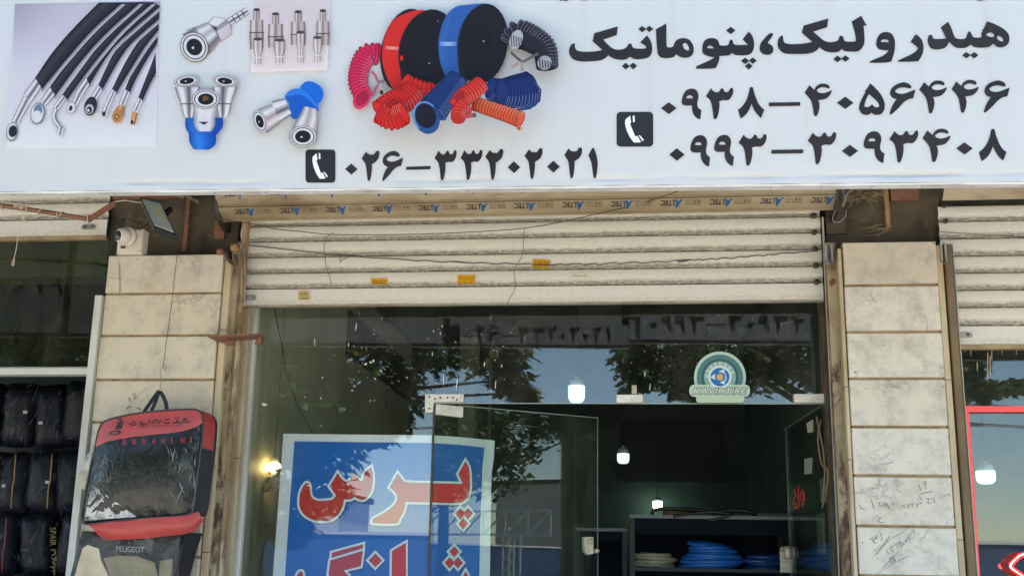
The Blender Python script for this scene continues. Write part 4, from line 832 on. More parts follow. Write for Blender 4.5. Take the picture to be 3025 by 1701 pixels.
def pic_reels():
    sh = Sheet(bto(1000, 0, 3.22))
    def coil(path, rad, col, n, flat=0.4, hole=None):
        pts = resample(path, n); n = max(6, int(n*0.66)); pts = resample(path, n); dk = tuple(c*0.28 for c in col); lt = tuple(min(0.8, c*1.35+0.12) for c in col)
        for i, p in enumerate(pts):
            a = pts[max(i-1, 0)]; b = pts[min(i+1, n)]; d = b-a; rot = math.degrees(math.atan2(d.y, d.x)); r = rad[0]+(rad[1]-rad[0])*i/n
            sh.ell(p.x, p.y, r*flat+7, r+2, rot, dk, 22); sh.ell(p.x, p.y, r*flat+1, r-3, rot, col, 22)
            sh.ring(p.x, p.y, r*flat-2, r-6, rot, 9, lt, 195, 300, 8); sh.ring(p.x, p.y, r*flat-2, r-6, rot, 6, tuple(c*.6 for c in col), 30, 130, 8)
        if hole: p = pts[-1]; sh.ell(p.x, p.y, rad[1]*flat*hole, rad[1]*hole, rot, dk)
    K, K2 = pc(32, 30, 36), pc(44, 42, 48); red, blue = pc(232, 46, 38), pc(48, 98, 176); pink = pc(222, 44, 92)
    coil([(370, 520), (270, 520), (200, 650), (185, 800), (240, 920)], (105, 90), pink, 30, 0.28, None); sh.ell(225, 930, 55, 95, 30, tuple(c*.6 for c in pink)); sh.ring(220, 940, 75, 108, 30, 22, pink)
    for p in (((315, 680), (350, 720), (385, 800)), ((320, 920), (350, 850), (385, 800))): sh.line(p, 26, pc(172, 90, 110))
    sh.line([(370, 790), (440, 770)], 26, pc(120, 120, 124)); sh.line([(395, 800), (410, 890)], 34, pc(176, 170, 168)); sh.ell(408, 880, 16, 22, 0, pc(60, 40, 40))
    # red reel
    sh.ell(640, 480, 235, 400, 12, K); sh.poly(smooth(T('720,105 820,110 700,230 610,400 575,560 600,800 560,870 500,820 430,650 415,500 450,320 540,180')), red)
    sh.strip([(450, 440), (440, 470)], [(590, 450), (585, 480)], [pc(245, 120, 110), pc(250, 160, 150), pc(240, 90, 80)])
    sh.ell(845, 470, 270, 385, 14, K2); sh.ell(850, 472, 262, 376, 14, pc(30, 27, 31)); sh.ell(600, 555, 16, 26, 0, red); sh.ell(862, 604, 7, 7, 0, (.6, .6, .6)); sh.ell(945, 205, 5, 5, 0, (.5, .5, .5))
    # blue reel
    sh.ell(1200, 420, 215, 375, 10, K); sh.poly(smooth(T('1110,70 1220,50 1420,40 1280,120 1180,260 1135,430 1140,640 1170,800 1060,780 980,640 950,470 960,330 1020,160')), blue)
    for k in range(5): sh.line([(1085-k*18, 110+k*60), (965+k*14, 380+k*8), (985+k*14, 640)], 3, pc(70, 126, 205))
    sh.strip([(965, 400), (962, 440)], [(1125, 400), (1122, 440)], [pc(90, 140, 210), pc(150, 186, 226), pc(80, 130, 206)])
    sh.ell(1370, 420, 240, 385, 8, pc(52, 54, 66)); sh.ell(1374, 420, 234, 378, 8, pc(31, 29, 33)); sh.ell(1400, 400, 100, 145, 8, pc(38, 36, 40)); sh.ell(1398, 398, 90, 134, 8, pc(29, 27, 31)); sh.ell(1380, 395, 8, 8, 0, (.6, .6, .6))
    # black coil
    coil([(1680, 400), (1720, 330), (1850, 380), (1960, 470), (1985, 640)], (150, 105), pc(48, 46, 58), 34, 0.3); sh.ell(1690, 380, 60, 95, 20, pc(170, 182, 192)); 
    for k in range(5): sh.line([(1640+k*24, 330+k*8), (1650+k*24, 450)], 9, pc(44, 42, 54))
    sh.ell(1960, 600, 66, 70, 40, pc(160, 170, 182))
    for k in range(5): sh.line([(1910+k*26, 560+k*8), (1920+k*26, 655-k*4)], 9, pc(44, 42, 54))
    sh.line([(1640, 500), (1740, 590)], 26, pc(84, 82, 90)); sh.line([(1900, 510), (1740, 600)], 26, pc(96, 94, 102)); sh.line([(1740, 590), (1750, 680)], 30, pc(160, 150, 140)); sh.line([(1720, 600), (1645, 640)], 32, pc(168, 150, 140))
    # red coil, blue coil, orange coils
    coil([(880, 860), (760, 830), (640, 770)], (75, 70), red, 10, 0.4)
    coil([(720, 860), (640, 940), (520, 1000), (430, 1080)], (120, 150), red, 22, 0.32); coil([(430, 1060), (520, 1120), (620, 1080)], (140, 110), red, 16, 0.3)
    sh.ell(500, 985, 62, 26, -25, pc(150, 30, 26))
    coil([(1140, 740), (1050, 860), (960, 970), (900, 1050)], (95, 150), pc(38, 70, 138), 30, 0.3); sh.ell(835, 1120, 125, 160, -20, pc(40, 76, 140)); sh.ring(835, 1120, 122, 158, -20, 14, pc(100, 160, 214), 150, 330); sh.ell(830, 1105, 96, 118, -20, pc(30, 30, 44))
    coil([(1800, 830), (1680, 850), (1560, 870), (1450, 850)], (150, 110), pc(34, 62, 132), 20, 0.42); coil([(1830, 860), (1700, 880), (1560, 890)], (160, 140), pc(30, 54, 118), 16, 0.42)
    sh.line([(1860, 780), (1920, 860), (1910, 960), (1820, 1030), (1690, 1050)], 24, pc(40, 66, 124)); sh.line([(1690, 1050), (1560, 1048)], 26, pc(150, 150, 165))
    coil([(1300, 990), (1450, 1040), (1600, 1090), (1730, 1140)], (70, 80), pc(240, 92, 58), 26, 0.36); sh.ell(1720, 1222, 26, 22, 0, pc(190, 140, 90)); sh.ell(1716, 1220, 10, 12, 0, pc(100, 60, 40))
    coil([(1360, 800), (1290, 860), (1190, 930), (1150, 1000)], (85, 100), pc(228, 60, 50), 16, 0.36); sh.ell(1155, 925, 42, 60, 25, pc(150, 40, 36)); coil([(1200, 1010), (1150, 1060), (1140, 1130)], (90, 70), pc(228, 60, 50), 10, 0.4); sh.ell(1140, 1145, 62, 38, 0, pc(170, 50, 40)); sh.line([(1210, 1110), (1300, 1095)], 40, pc(170, 80, 90)); sh.ell(1292, 1098, 20, 24, 0, pc(90, 90, 98))
    sh.done('printed_picture', PRINT_SIGN, sg)
pic_hoses(); pic_couplers(); pic_reels()

# ================================================================== BLUE POSTER (half on the fixed pane, half on the door)
CUT = 1866                      # crop column of the pane edge
def clip_x(poly, cut, left):
    o = []; n = len(poly)
    for i in range(n):
        a, b = poly[i-1], poly[i]; ia = (a[0] <= cut) == left; ib = (b[0] <= cut) == left
        if ia != ib: u = (cut-a[0])/(b[0]-a[0]); o.append((cut, a[1]+(b[1]-a[1])*u))
        if ib: o.append((b[0], b[1]))
    return o
BOT = 2400
R_ = [T('660,568 685,590 688,640 705,700 760,735 840,735 905,725 940,690 945,680! 885,595! 955,478! 985,520 1030,555 1070,545 1090,500 1115,478 1135,490 1150,530 1175,550 1200,535 1215,470 1272,420! 1285,480 1285,560 1270,640 1230,700 1190,720 1150,710 1115,690! 1075,715 1012,715! 1000,780 965,850 900,905 820,920 720,908 640,860 600,790 598,700 620,620'),
 T('1525,480! 1565,530 1610,562 1850,570 2148,577! 2105,480! 2168,365! 2195,420 2207,520 2205,620 2185,700 2140,740 2080,750 1850,745 1592,740! 1590,790 1570,850 1535,910 1505,942 1310,942 1293,930 1300,905 1400,850 1490,780 1525,715 1510,660 1455,605!')]
DD = [[(cx, cy-ry), (cx+rx, cy), (cx, cy+ry), (cx-rx, cy)] for cx, cy, rx, ry in ((2120, 855, 42, 50), (2192, 855, 42, 48), (2148, 950, 40, 48), (2062, 1215, 42, 45), (2018, 1320, 42, 48), (2098, 1320, 42, 48), (1313, 1297, 58, 60))]
L2 = [[(905, 1228), (1192, 1150), (1190, 1180), (902, 1268)], [(890, 1300), (1190, 1212), (1170, 1350), (1005, 1392), (1060, 1450), (1110, 1560), (1200, 1640), (1500, 1650), (1600, 1650), (1600, 1760), (1200, 1770), (1060, 1730), (960, 1560), (873, 1430)], [(1475, 1210), (1600, 1135), (1598, 1648), (1470, 1648)], smooth(T('600,1405 620,1415 625,1450 645,1560 720,1620 900,1630 1000,1600! 1040,1700 900,1760 700,1750 580,1680 540,1560 570,1450')), [(2170, 1405), (2240, 1540), (2240, 1660), (2060, 1690), (2060, 1600), (2140, 1580), (2130, 1480)]]
PRED = lin(188, 42, 38)
def poster(left, label):
    if left: to = lambda x, y, l: P(700+x/3.2125, 1250+y/3.2125, YG+0.0075-l)
    else: to = lambda x, y, l: PP(700+x/3.2125, 1250+y/3.2125, HN-NL*(0.0075-l), NL)
    sh = Sheet(to, 0.00012)
    def put(poly, col):
        q = clip_x(poly, CUT, left)
        if len(q) > 2: sh.poly(q, col)
    put([(440, 97), (1100, 105), (1866, 112), (2100, 128), (2446, 162), (2440, 300), (2415, 500), (2400, 1449), (2380, BOT), (290, BOT), (340, 1449), (395, 720)], lin(212, 216, 222))
    put([(545, 168), (1866, 186), (2100, 200), (2350, 228), (2330, 420), (2310, 900), (2300, 1449), (2285, BOT), (395, BOT), (455, 1449), (505, 700)], lin(8, 96, 180))
    items = [smooth(p) for p in R_]+DD+L2
    for p in items: put([(x+10, y+14) for x, y in offset(p, 24)], lin(16, 52, 104))
    for p in items: put(offset(p, 25), lin(214, 222, 230))
    for p in items: put(offset(p, 4), lin(70, 28, 30))
    for p in items: put(p, PRED)
    return tag(sh.done('poster', PRINT), label, 'poster')
poster(True, 'left part of the blue poster with red lettering behind the fixed pane')
poster(False, 'right part of the blue poster with red lettering stuck to the ajar door')

# ================================================================== TYRE STICKER on the glass
def tyre_sticker():
    s = 6.585; sh = Sheet(lambda x, y, l: P(2000+x/s, 1000+y/s, YG-0.0205-l), 0.0003)
    mint, teal, t2, bl, wh = lin(176, 198, 182), lin(74, 118, 122), lin(128, 166, 164), lin(22, 108, 178), lin(206, 222, 214)
    def arc(cx, cy, r0, a0, a1, col, n=40):
        sh.poly([(cx+r0*math.cos(math.radians(a0+(a1-a0)*i/n)), cy+r0*math.sin(math.radians(a0+(a1-a0)*i/n))) for i in range(n+1)], col)
    def rr(x0, y0, x1, y1, r, col):
        p = []
        for cx, cy, a0 in ((x1-r, y0+r, -90), (x1-r, y1-r, 0), (x0+r, y1-r, 90), (x0+r, y0+r, 180)):
            for k in range(6): a = math.radians(a0+18*k); p.append((cx+r*math.cos(a), cy+r*math.sin(a)))
        sh.poly(p, col)
    arc(835, 755, 505, 160, 380, mint); arc(835, 760, 452, 160, 380, teal); arc(835, 755, 360, 158, 382, lin(52, 88, 92)); arc(835, 750, 310, 150, 390, t2)
    for a in range(185, 360, 22): 
        for d in (-4, 4): c, s_ = math.cos(math.radians(a+d)), math.sin(math.radians(a+d)); sh.line([(835+215*c, 745+215*s_), (835+295*c, 745+295*s_)], 16, wh)
    rr(372, 1090, 1305, 1245, 60, lin(176, 196, 166)); rr(240, 892, 1418, 1128, 95, mint)
    sh.ell(835, 745, 228, 222, 0, wh); sh.ell(835, 745, 186, 180, 0, bl)
    for p in (((650, 745), (740, 680), (742, 805)), ((925, 585), (920, 700), (810, 640)), ((925, 890), (925, 790), (835, 855)), ((940, 640), (965, 760), (940, 860))): sh.poly(list(p), wh)
    sh.ell(835, 745, 100, 96, 0, bl); sh.ell(835, 745, 68, 66, 0, lin(206, 158, 100))
    for g, b, c in ((12, 0.045, lin(18, 40, 36)), (0, 0.0, lin(204, 216, 198))):
        fit_text(sh, 'KAVIR', 305-g, 958-g, 915+g, 1078+g, c, shear=0.28, bold=0.02+b); fit_text(sh, 'TIRE', 945-g, 958-g, 1362+g, 1078+g, c, shear=0.28, bold=0.02+b)
    return tag(sh.done('tyre_sticker', PRINT), 'round blue and mint tyre sticker on the glass above the doorway', 'sticker')
tyre_sticker()
# paint flecks and scratches on the glass
rf = random.Random(21); m = MB()
def fleck(px, py, w, h, rot):
    n = 6; c = [(px+(w*math.cos(2*math.pi*i/n)*rf.uniform(.6, 1.1)), py+h*math.sin(2*math.pi*i/n)*rf.uniform(.6, 1.1)) for i in range(n)]
    ca, sa = math.cos(rot), math.sin(rot); c = [(px+(x-px)*ca-(y-py)*sa, py+(x-px)*sa+(y-py)*ca) for x, y in c]
    m.add([P(x, y, YG-0.0052) for x, y in c], [tuple(range(n))])
for x, y, w, h, r in ((1095, 1070, 5, 3, .7), (1103, 1066, 3, 6, .3), (1080, 1075, 6, 3, -.5), (953, 1115, 4, 2, -.5), (1048, 1140, 2, 4, .2), (1041, 1153, 4, 2, 0), (1310, 1120, 1.5, 22, 0), (1350, 1130, 1.5, 22, .12), (1431, 1075, 1.5, 10, .1), (1464, 1135, 1.5, 15, .1), (1482, 1080, 1.2, 6, 0), (1052, 965, 1.3, 14, .1), (1030, 1018, 1.5, 7, .1), (1301, 985, 1.3, 6, 0), (1306, 963, 1.5, 5, 0), (1281, 978, 1.5, 5, 0), (1277, 1045, 1.5, 7, 0), (1920, 1143, 1.2, 14, .1), (1905, 1105, 1, 12, 0), (930, 1010, .8, 14, 0), (947, 1175, 1, 8, -.4), (1062, 925, 1.2, 3, 0), (1125, 1095, 2, 6, -.7), (1108, 1118, 2, 5, -.6), (900, 1172, 5, 1.5, .3), (780, 1195, 10, 5, .2), (1505, 1560, 1, 3, 0)): fleck(x, y, w, h, r)
for i in range(90): fleck(rf.uniform(1040, 1560), rf.uniform(930, 1190), rf.uniform(.6, 1.8), rf.uniform(.8, 2.4), rf.uniform(0, 3))
for i in range(60): fleck(rf.uniform(1720, 2390), rf.uniform(920, 1185), rf.uniform(.6, 1.4), rf.uniform(.8, 2.0), rf.uniform(0, 3))
o = m.build('paint_flecks', M('white_paint_fleck', (0.7, 0.7, 0.66), 0.7), None, 'stuff')
# ================================================================== SMALL THINGS ON THE FACADE
def cr(pts, n): return resample([tuple(p) for p in pts], n) if False else pts
def pxpath(pts, Y, n=None):
    v = [P(p[0], p[1], p[2] if len(p) > 2 else Y) for p in pts]
    if n:
        o = []; N = len(v)
        for k in range(n+1):
            t = (N-1)*k/n; i = min(int(t), N-2); u = t-i; p0, p1, p2, p3 = v[max(i-1, 0)], v[i], v[i+1], v[min(i+2, N-1)]
            o.append(0.5*((2*p1)+(-p0+p2)*u+(2*p0-5*p1+4*p2-p3)*u*u+(-p0+3*p1-3*p2+p3)*u**3))
        v = o
    return v
def wire(label, pts, Y, r, mat=WIRE, cat='wire', name='wire', n=None, group=None):
    return tag(MB().tube(pxpath(pts, Y, n or len(pts)*3), r, 6).build(name, mat), label, cat, group)
wire('long sagging dark wire crossing the shutter from the floodlight to the sign edge', [(413, 576, 4.5), (520, 608, 4.55), (603, 633, 4.6), (676, 651, 4.66), (779, 667), (805, 676), (891, 684), (964, 692), (1060, 693.5), (1171, 693), (1318, 689), (1400, 685), (1462, 681.6), (1551, 674), (1648, 658), (1772, 630), (1890, 603), (2014, 561, 4.5)], 4.66, 0.0021)
c3 = lambda l: [(1300+x/3.39, 540+y/3.39) for x, y in l]; c4 = lambda l: [(2000+x/3.45, 520+y/3.45) for x, y in l]; c2 = lambda l: [(640+x/3.39, 540+y/3.39) for x, y in l]
wire('crinkled dark wire running across the middle slats of the shutter', c2([(310, 625), (540, 650), (900, 690), (1200, 722), (1340, 728), (1430, 740), (1550, 752), (1750, 760), (1900, 770), (2000, 783), (2100, 778), (2250, 797), (2350, 788), (2490, 800)])+c3([(120, 790), (230, 800), (330, 807), (430, 800), (560, 817), (650, 805), (780, 818), (880, 808), (950, 822), (1150, 822), (1200, 812), (1260, 823), (1320, 813), (1380, 810), (1460, 823), (1530, 807), (1600, 820), (1740, 800), (1800, 813), (1900, 797), (1980, 795), (2020, 807), (2190, 787), (2260, 797), (2350, 778), (2430, 787), (2500, 772)])+c4([(0, 862), (40, 872), (120, 853), (180, 862), (220, 848), (270, 860), (340, 842), (400, 852), (470, 832), (560, 842), (640, 820), (700, 828), (760, 815), (830, 808), (880, 815), (930, 800), (990, 803), (1050, 788), (1130, 783), (1180, 787), (1260, 775), (1350, 770), (1440, 757)]), YS-0.02, 0.0022)
wire('short wire dangling over the left half of the shutter', c2([(1165, 500), (1165, 515), (1130, 515), (1095, 570), (1075, 640), (1085, 720), (1100, 850), (1135, 950), (1152, 1030)]), YS-0.03, 0.0015)
wire('wire hanging from the long wire down to the shutter bottom', c3([(850, 455), (838, 520), (832, 640), (820, 730), (770, 820), (740, 885), (750, 960), (755, 1030), (740, 1090), (700, 1150), (678, 1200), (660, 1245)]), YS-0.04, 0.0017, M('grey_cord', (0.16, 0.13, 0.09), 0.7))
wire('small twisted wire end snagged under the crinkled wire', c2([(1225, 730), (1235, 770), (1243, 795), (1250, 775), (1300, 755), (1335, 728)]), YS-0.022, 0.0014)
wire('thin wire lying across the upper slats of the right-hand shutter', [(2755, 683), (2800, 686), (2900, 693), (3025, 700), (3100, 706)], YS-0.03, 0.0014)
wire('pale cable looped between the brown pipe and the floodlight', [(338, 597, 4.4), (370, 592, 4.4), (400, 597, 4.42), (420, 598, 4.44)], 4.4, 0.003, CREAM)
wire('thin grey wire loop hanging beside the right end of the coil', [(2470, 620), (2460, 640), (2463, 655), (2480, 656), (2497, 640), (2500, 620)], 4.62, 0.0018, GALV)
wire('long thin wire holding up the bag against the left pillar', [(525, 744), (518, 800), (510, 870), (500, 950), (490, 1020), (485, 1060), (482, 1086)], YP-0.02, 0.0016)
hk = wire('bent wire hook between the hanging wire and the bag handles', [(493, 1082), (487, 1096), (483, 1088), (476, 1088), (473, 1096), (473.5, 1120), (474, 1145), (470, 1152), (476, 1160)], YP-0.05, 0.0026, GALV, 'hook', 'hook')
# brown bent pipe wrapped with cord
bp = thing('bent_pipe', 'bent brown pipe wrapped with pale cord under the sign at the far left', 'pipe', P(265, 650, 4.3))
pp = [P(-700, 540, 4.22), P(-60, 600, 4.3), P(80, 618, 4.3), P(178, 633, 4.3), P(262, 648, 4.3)]
MB().tube(pp, 0.0105, 10).build('pipe', BROWN_PAINT, bp)
MB().bar(P(258, 652, 4.30), P(338, 601, 4.34), 0.012, 0.024).build('elbow_arm', BROWN_PAINT, bp)
CORD = M('pale_cord', (0.6, 0.52, 0.38), 0.8)
for i, (x, y, w) in enumerate(((6, 612, 10), (48, 609, 14), (64, 611, 12), (68, 614, 9), (80, 617, 9), (118, 625, 8), (170, 634, 9), (182, 632, 12), (260, 645, 10))):
    c = P(x, y, 4.3); ax = (pp[2]-pp[1]).normalized(); ax = (ax+Vector((0, 0.1, 0.35*(-1)**i))).normalized(); a = ax.orthogonal().normalized(); b = ax.cross(a)
    MB().tube([c+(a*math.cos(t)+b*math.sin(t))*0.0135+ax*0.004*math.sin(t) for t in [2*math.pi*k/12 for k in range(13)]], 0.0024, 5).build('cord_turn', CORD, bp)
MB().tube(pxpath([(28, 601), (60, 604), (85, 606), (72, 612), (52, 610), (40, 604)], 4.285, 16), 0.0022, 5).build('cord_knot', CORD, bp)
MB().tube(pxpath([(70, 620), (66, 640), (64, 645), (76, 655), (66, 645), (58, 668), (54, 695), (48, 735), (42, 760), (35, 780), (38, 785), (41, 778), (42, 765)], 4.285, 36), 0.0019, 5).build('hanging_cord', CORD, bp)
# floodlight
fl = thing('floodlight', 'flat floodlight with a thin black frame hanging under the sign', 'floodlight', P(466, 640, 4.4))
q = [P(414, 584, 4.46), P(474, 599, 4.46), P(520, 694, 4.30), P(455, 669, 4.30)]
nr = (q[1]-q[0]).cross(q[3]-q[0]).normalized(); nr = nr if nr.dot(CAM-q[0]) > 0 else -nr; ce = sum(q, Vector())/4
def orient(l): 
    n_ = (l[1]-l[0]).cross(l[2]-l[0]); return l if n_.dot(nr) > 0 else l[::-1]
inset = lambda k, d: orient([ce+(p-ce)*k+nr*d for p in q])
MB().slab(inset(1.04, 0), nr, 0.03).build('housing', BLACK, fl)
MB().slab(inset(0.90, 0.0035), nr, 0.003).build('lens_glass', M('frosted_lens', (0.52, 0.6, 0.56), 0.25), fl)
MB().slab(orient([(q[0]*(1-u)+q[1]*u)*(1-v)+(q[3]*(1-u)+q[2]*u)*v+nr*0.0052 for u, v in ((.36, .22), (.80, .22), (.80, .68), (.36, .68))]), nr, 0.0014).build('light_panel', M('light_panel', (0.62, 0.6, 0.38), 0.4), fl)
MB().bar(ce-nr*0.03, ce-nr*0.03+Vector((0.0, 0.12, 0.10)), 0.02).build('mounting_arm', BLACK, fl)
for p in inset(0.94, 0.004): MB().lathe(p, nr, [(0, 0.0022), (0.001, 0.0018)], 6).build('screw', DARK, fl)
# camera
cc = thing('security_camera', 'white dome security camera on a square box above the left pillar', 'security camera', P(382, 752, 4.6))
MB().box((X(346, 715, 4.60), 4.60, Z(380, 750, 4.60)), (X(420, 715, 4.60), 4.66, Z(380, 677, 4.60)), 0.006).build('junction_box', WHITEP, cc)
c0 = P(377, 700, 4.6); axd = Vector((-0.46, -0.86, -0.16)).normalized()
MB().lathe(c0+Vector((0, 0.004, 0)), (-0.12, -1, -0.05), [(-0.002, 0.050), (0.010, 0.050), (0.016, 0.047), (0.022, 0.036)], 24).build('base_ring', WHITEP, cc)
cb_ = P(372, 702, 4.6)+Vector((0, -0.024, 0)); R_b = 0.041
MB().lathe(cb_, axd, [(R_b*math.sin(math.radians(a)), R_b*math.cos(math.radians(a))) for a in range(-85, 48, 12)]+[(R_b*0.74, R_b*0.64), (R_b*.75, R_b*.60)], 24).build('camera_ball', WHITEP, cc)
MB().lathe(cb_+axd*R_b*0.745, axd, [(0, R_b*.60), (0.003, R_b*.58), (0.0035, R_b*.4), (0.006, R_b*.2), (0.0062, 0.0)], 20).build('lens_window', M('lens_black', (0.01, 0.01, 0.013), 0.08), cc)
MB().box((X(357, 735, 4.57), 4.566, Z(360, 734, 4.57)), (X(370, 735, 4.57), 4.572, Z(360, 727, 4.57))).build('label_plate', DARK, cc)
for x, y in ((412, 681), (409, 742), (346, 748)): MB().lathe(P(x, y, 4.598), (0, -1, 0), [(0, .003), (.002, .002)], 8).build('screw', DARK, cc)
# brown shelf bracket across the jamb
sb = thing('angle_bracket', 'brown steel angle sticking out from the jamb left of the shop glass', 'bracket', P(690, 1005, 4.60))
a, b = P(627, 1000, 4.56), P(772, 993, 4.56)
MB().bar(a, b, 0.10, 0.009).build('arm', BROWN_PAINT, sb)
m = MB(); m.slab([P(758, 998, 4.57), P(772, 997, 4.57), P(770, 1015, 4.57), P(752, 1016, 4.57)][::-1], (0, -1, 0), 0.03); m.build('end_lug', BROWN_PAINT, sb)
m = MB(); m.slab([P(634, 1003, 4.60), P(694, 1001, 4.60), P(692, 1018, 4.60), P(668, 1018, 4.60)][::-1], (0, -1, 0), 0.012); m.build('gusset', BROWN_PAINT, sb)
# padlock staple lump at the top of the left jamb
hs = thing('door_hasp', 'rusty hasp lump at the top of the left shutter rail', 'hasp', P(690, 770, 4.62))
MB().lathe(P(642, 745, 4.61), (1, 0.1, 0.2), [(0, .016), (.02, .017), (.03, .012)], 10).build('pin', BROWN_PAINT, hs)
MB().lathe(P(686, 732, 4.62), (1, -0.2, 0), [(0, .019), (.03, .019)], 12).build('knuckle', M('yellow_rust', (0.34, 0.22, 0.07), .7, c2=(.16, .09, .04), scale=30), hs)
MB().tube(pxpath([(665, 745), (674, 765), (690, 782), (700, 775), (694, 752)], 4.60, 14), 0.009, 8).build('shackle', DARK_STEEL, hs)
MB().tube(pxpath([(704, 715), (716, 735), (722, 770), (724, 830), (722, 905)], 4.68, 14), 0.004, 6).build('edge_rod', GALV, hs)
# rusty ribs, twigs and brackets in the hollows above the pillars
tag(MB().box((X(545, 640, 4.77), 4.775, Z(550, 742, 4.77)), (X(556, 640, 4.77), 4.797, 3.7)).build('rusty_bar', BROWN_PAINT), 'rusty flat bar standing in the hollow above the left pillar', 'steel bar')
tag(MB().box((X(2617, 640, 4.77), 4.775, Z(2622, 672, 4.77)), (X(2630, 640, 4.77), 4.797, 3.7)).build('rusty_bar', M('ochre_bar', (.36, .21, .09), .7, c2=(.2, .1, .05), scale=9)), 'ochre rusty bar standing in the hollow above the right pillar', 'steel bar')
m = MB(); m.box((X(2440, 640, 4.78), 4.782, Z(2480, 690, 4.78)), (X(2497, 640, 4.78), 4.797, 3.6)); tag(m.build('steel_plate', DARK_STEEL), 'dark steel plate at the left side of the hollow over the right pillar', 'steel plate')
m = MB(); m.box((X(2632, 580, 4.77), 4.77, Z(2680, 591, 4.77)), (X(2716, 580, 4.77), 4.797, Z(2680, 545, 4.77))); tag(m.build('wood_block', BROWN_PAINT), 'dark red board under the sign above the right pillar', 'board')
m = MB(); m.box((X(330, 580, 4.76), 4.77, Z(450, 584, 4.76)), (X(540, 580, 4.76), 4.797, Z(450, 555, 4.76))); tag(m.build('wood_block', BROWN_PAINT), 'dark red beam end under the sign above the left pillar', 'board')
m = MB(); m.bar(P(540, 575, 4.74), P(590, 600, 4.74), 0.03, 0.012); m.bar(P(475, 560, 4.73), P(545, 585, 4.73), 0.02, 0.012); tag(m.build('wood_scrap', M('grey_wood', (.25, .19, .12), .9, c2=(.14, .1, .06), scale=20)), 'splintered timber scraps wedged above the left pillar', 'timber')
m = MB(); m.box((X(634, 650, 4.78), 4.785, Z(650, 705, 4.78)), (X(664, 650, 4.78), 4.797, Z(650, 650, 4.78))); tag(m.build('steel_plate', BROWN_PAINT), 'rusty brown plate beside the left end of the shutter coil', 'steel plate')
r = random.Random(5); m = MB()
for i in range(70):
    c = Vector((r.uniform(X(2505, 585, 4.74), X(2610, 585, 4.74)), 4.74+r.uniform(-.03, .03), Z(2550, r.uniform(560, 592), 4.74))); d = Vector((r.uniform(-1, 1), r.uniform(-.5, .5), r.uniform(-.5, .5))).normalized()*r.uniform(.015, .045)
    m.tube([c-d, c+d*0.2+Vector((0, 0, .004)), c+d], .0013, 4, False)
tag(m.build('bird_nest', M('straw', (.36, .26, .13), .9, c2=(.2, .14, .07), scale=30)), 'untidy bird nest of dry straw tucked above the right pillar', 'nest')
m = MB()
for i in range(14):
    a = P(r.uniform(2545, 2620), r.uniform(672, 700), 4.75); b = P(r.uniform(2590, 2650), r.uniform(660, 685), 4.75); m.tube([a, (a+b)/2+Vector((0, -.01, r.uniform(-.01, .01))), b], .0011, 4, False)
tag(m.build('straw_wisp', bpy.data.materials['straw']), 'few dry stalks lying on the ledge above the right pillar', 'straw')
m = MB(); m.bar(P(2500, 575, 4.6), P(2535, 548, 4.6), .02, .008); m.bar(P(2488, 548, 4.62), P(2496, 600, 4.62), .012, .012); m.bar(P(2500, 575, 4.6), P(2490, 610, 4.6), .012, .012); tag(m.build('motor_bracket', M('dull_steel', (.2, .18, .15), .5, .3)), 'grey steel bracket at the right end of the shutter coil', 'bracket')

# ================================================================== BAGS ON THE LEFT PILLAR
FILM = glass_mat('clear_film', (0.95, 0.955, 0.955), 0.035, 0.0, 0.02)
def film_bump(mat, s):
    t = mat.node_tree; g = [n for n in t.nodes if n.type == 'BSDF_GLOSSY'][0]; lw = [n for n in t.nodes if n.type == 'LAYER_WEIGHT'][0]
    v = noise(t, coords(t, (1.6, 1, 0.8)), 7, 4, 0.6, 1.2); b = bump(t, v, s, 0.03); t.links.new(b, g.inputs['Normal']); t.links.new(b, lw.inputs['Normal'])
film_bump(FILM, 0.4)
REDV = M('red_vinyl', (0.46, 0.055, 0.045), 0.4, c2=(0.38, 0.05, 0.04), scale=8, bmp=0.25, bscale=14)
BAGD = M('folded_dark_cover', (0.016, 0.017, 0.012), 0.7, c2=(0.008, 0.01, 0.008), scale=5, c3=(0.028, 0.026, 0.02), scale3=4, bmp=0.6, bscale=9, spec=0.15)
def bag_pt(x, y, o=0.0):                       # bag front: hangs slightly forward at the bottom
    return P(x/1.929, 950+y/1.929, 4.40-0.02*(y-500)/650-o)
OUT = T('462,1110 478,1010 520,800 545,690 560,620 580,580 620,556 750,526 900,508 1080,498 1130,505 1152,535 1158,580 1148,700 1128,860 1108,1020 1095,1075 1060,1100 800,1120 600,1140 500,1152 470,1140')
def patch_grid(fn, nu, nv):
    vs = [fn(i/nu, j/nv) for j in range(nv+1) for i in range(nu+1)]
    return vs, [(j*(nu+1)+i, j*(nu+1)+i+1, (j+1)*(nu+1)+i+1, (j+1)*(nu+1)+i) for j in range(nv) for i in range(nu)]
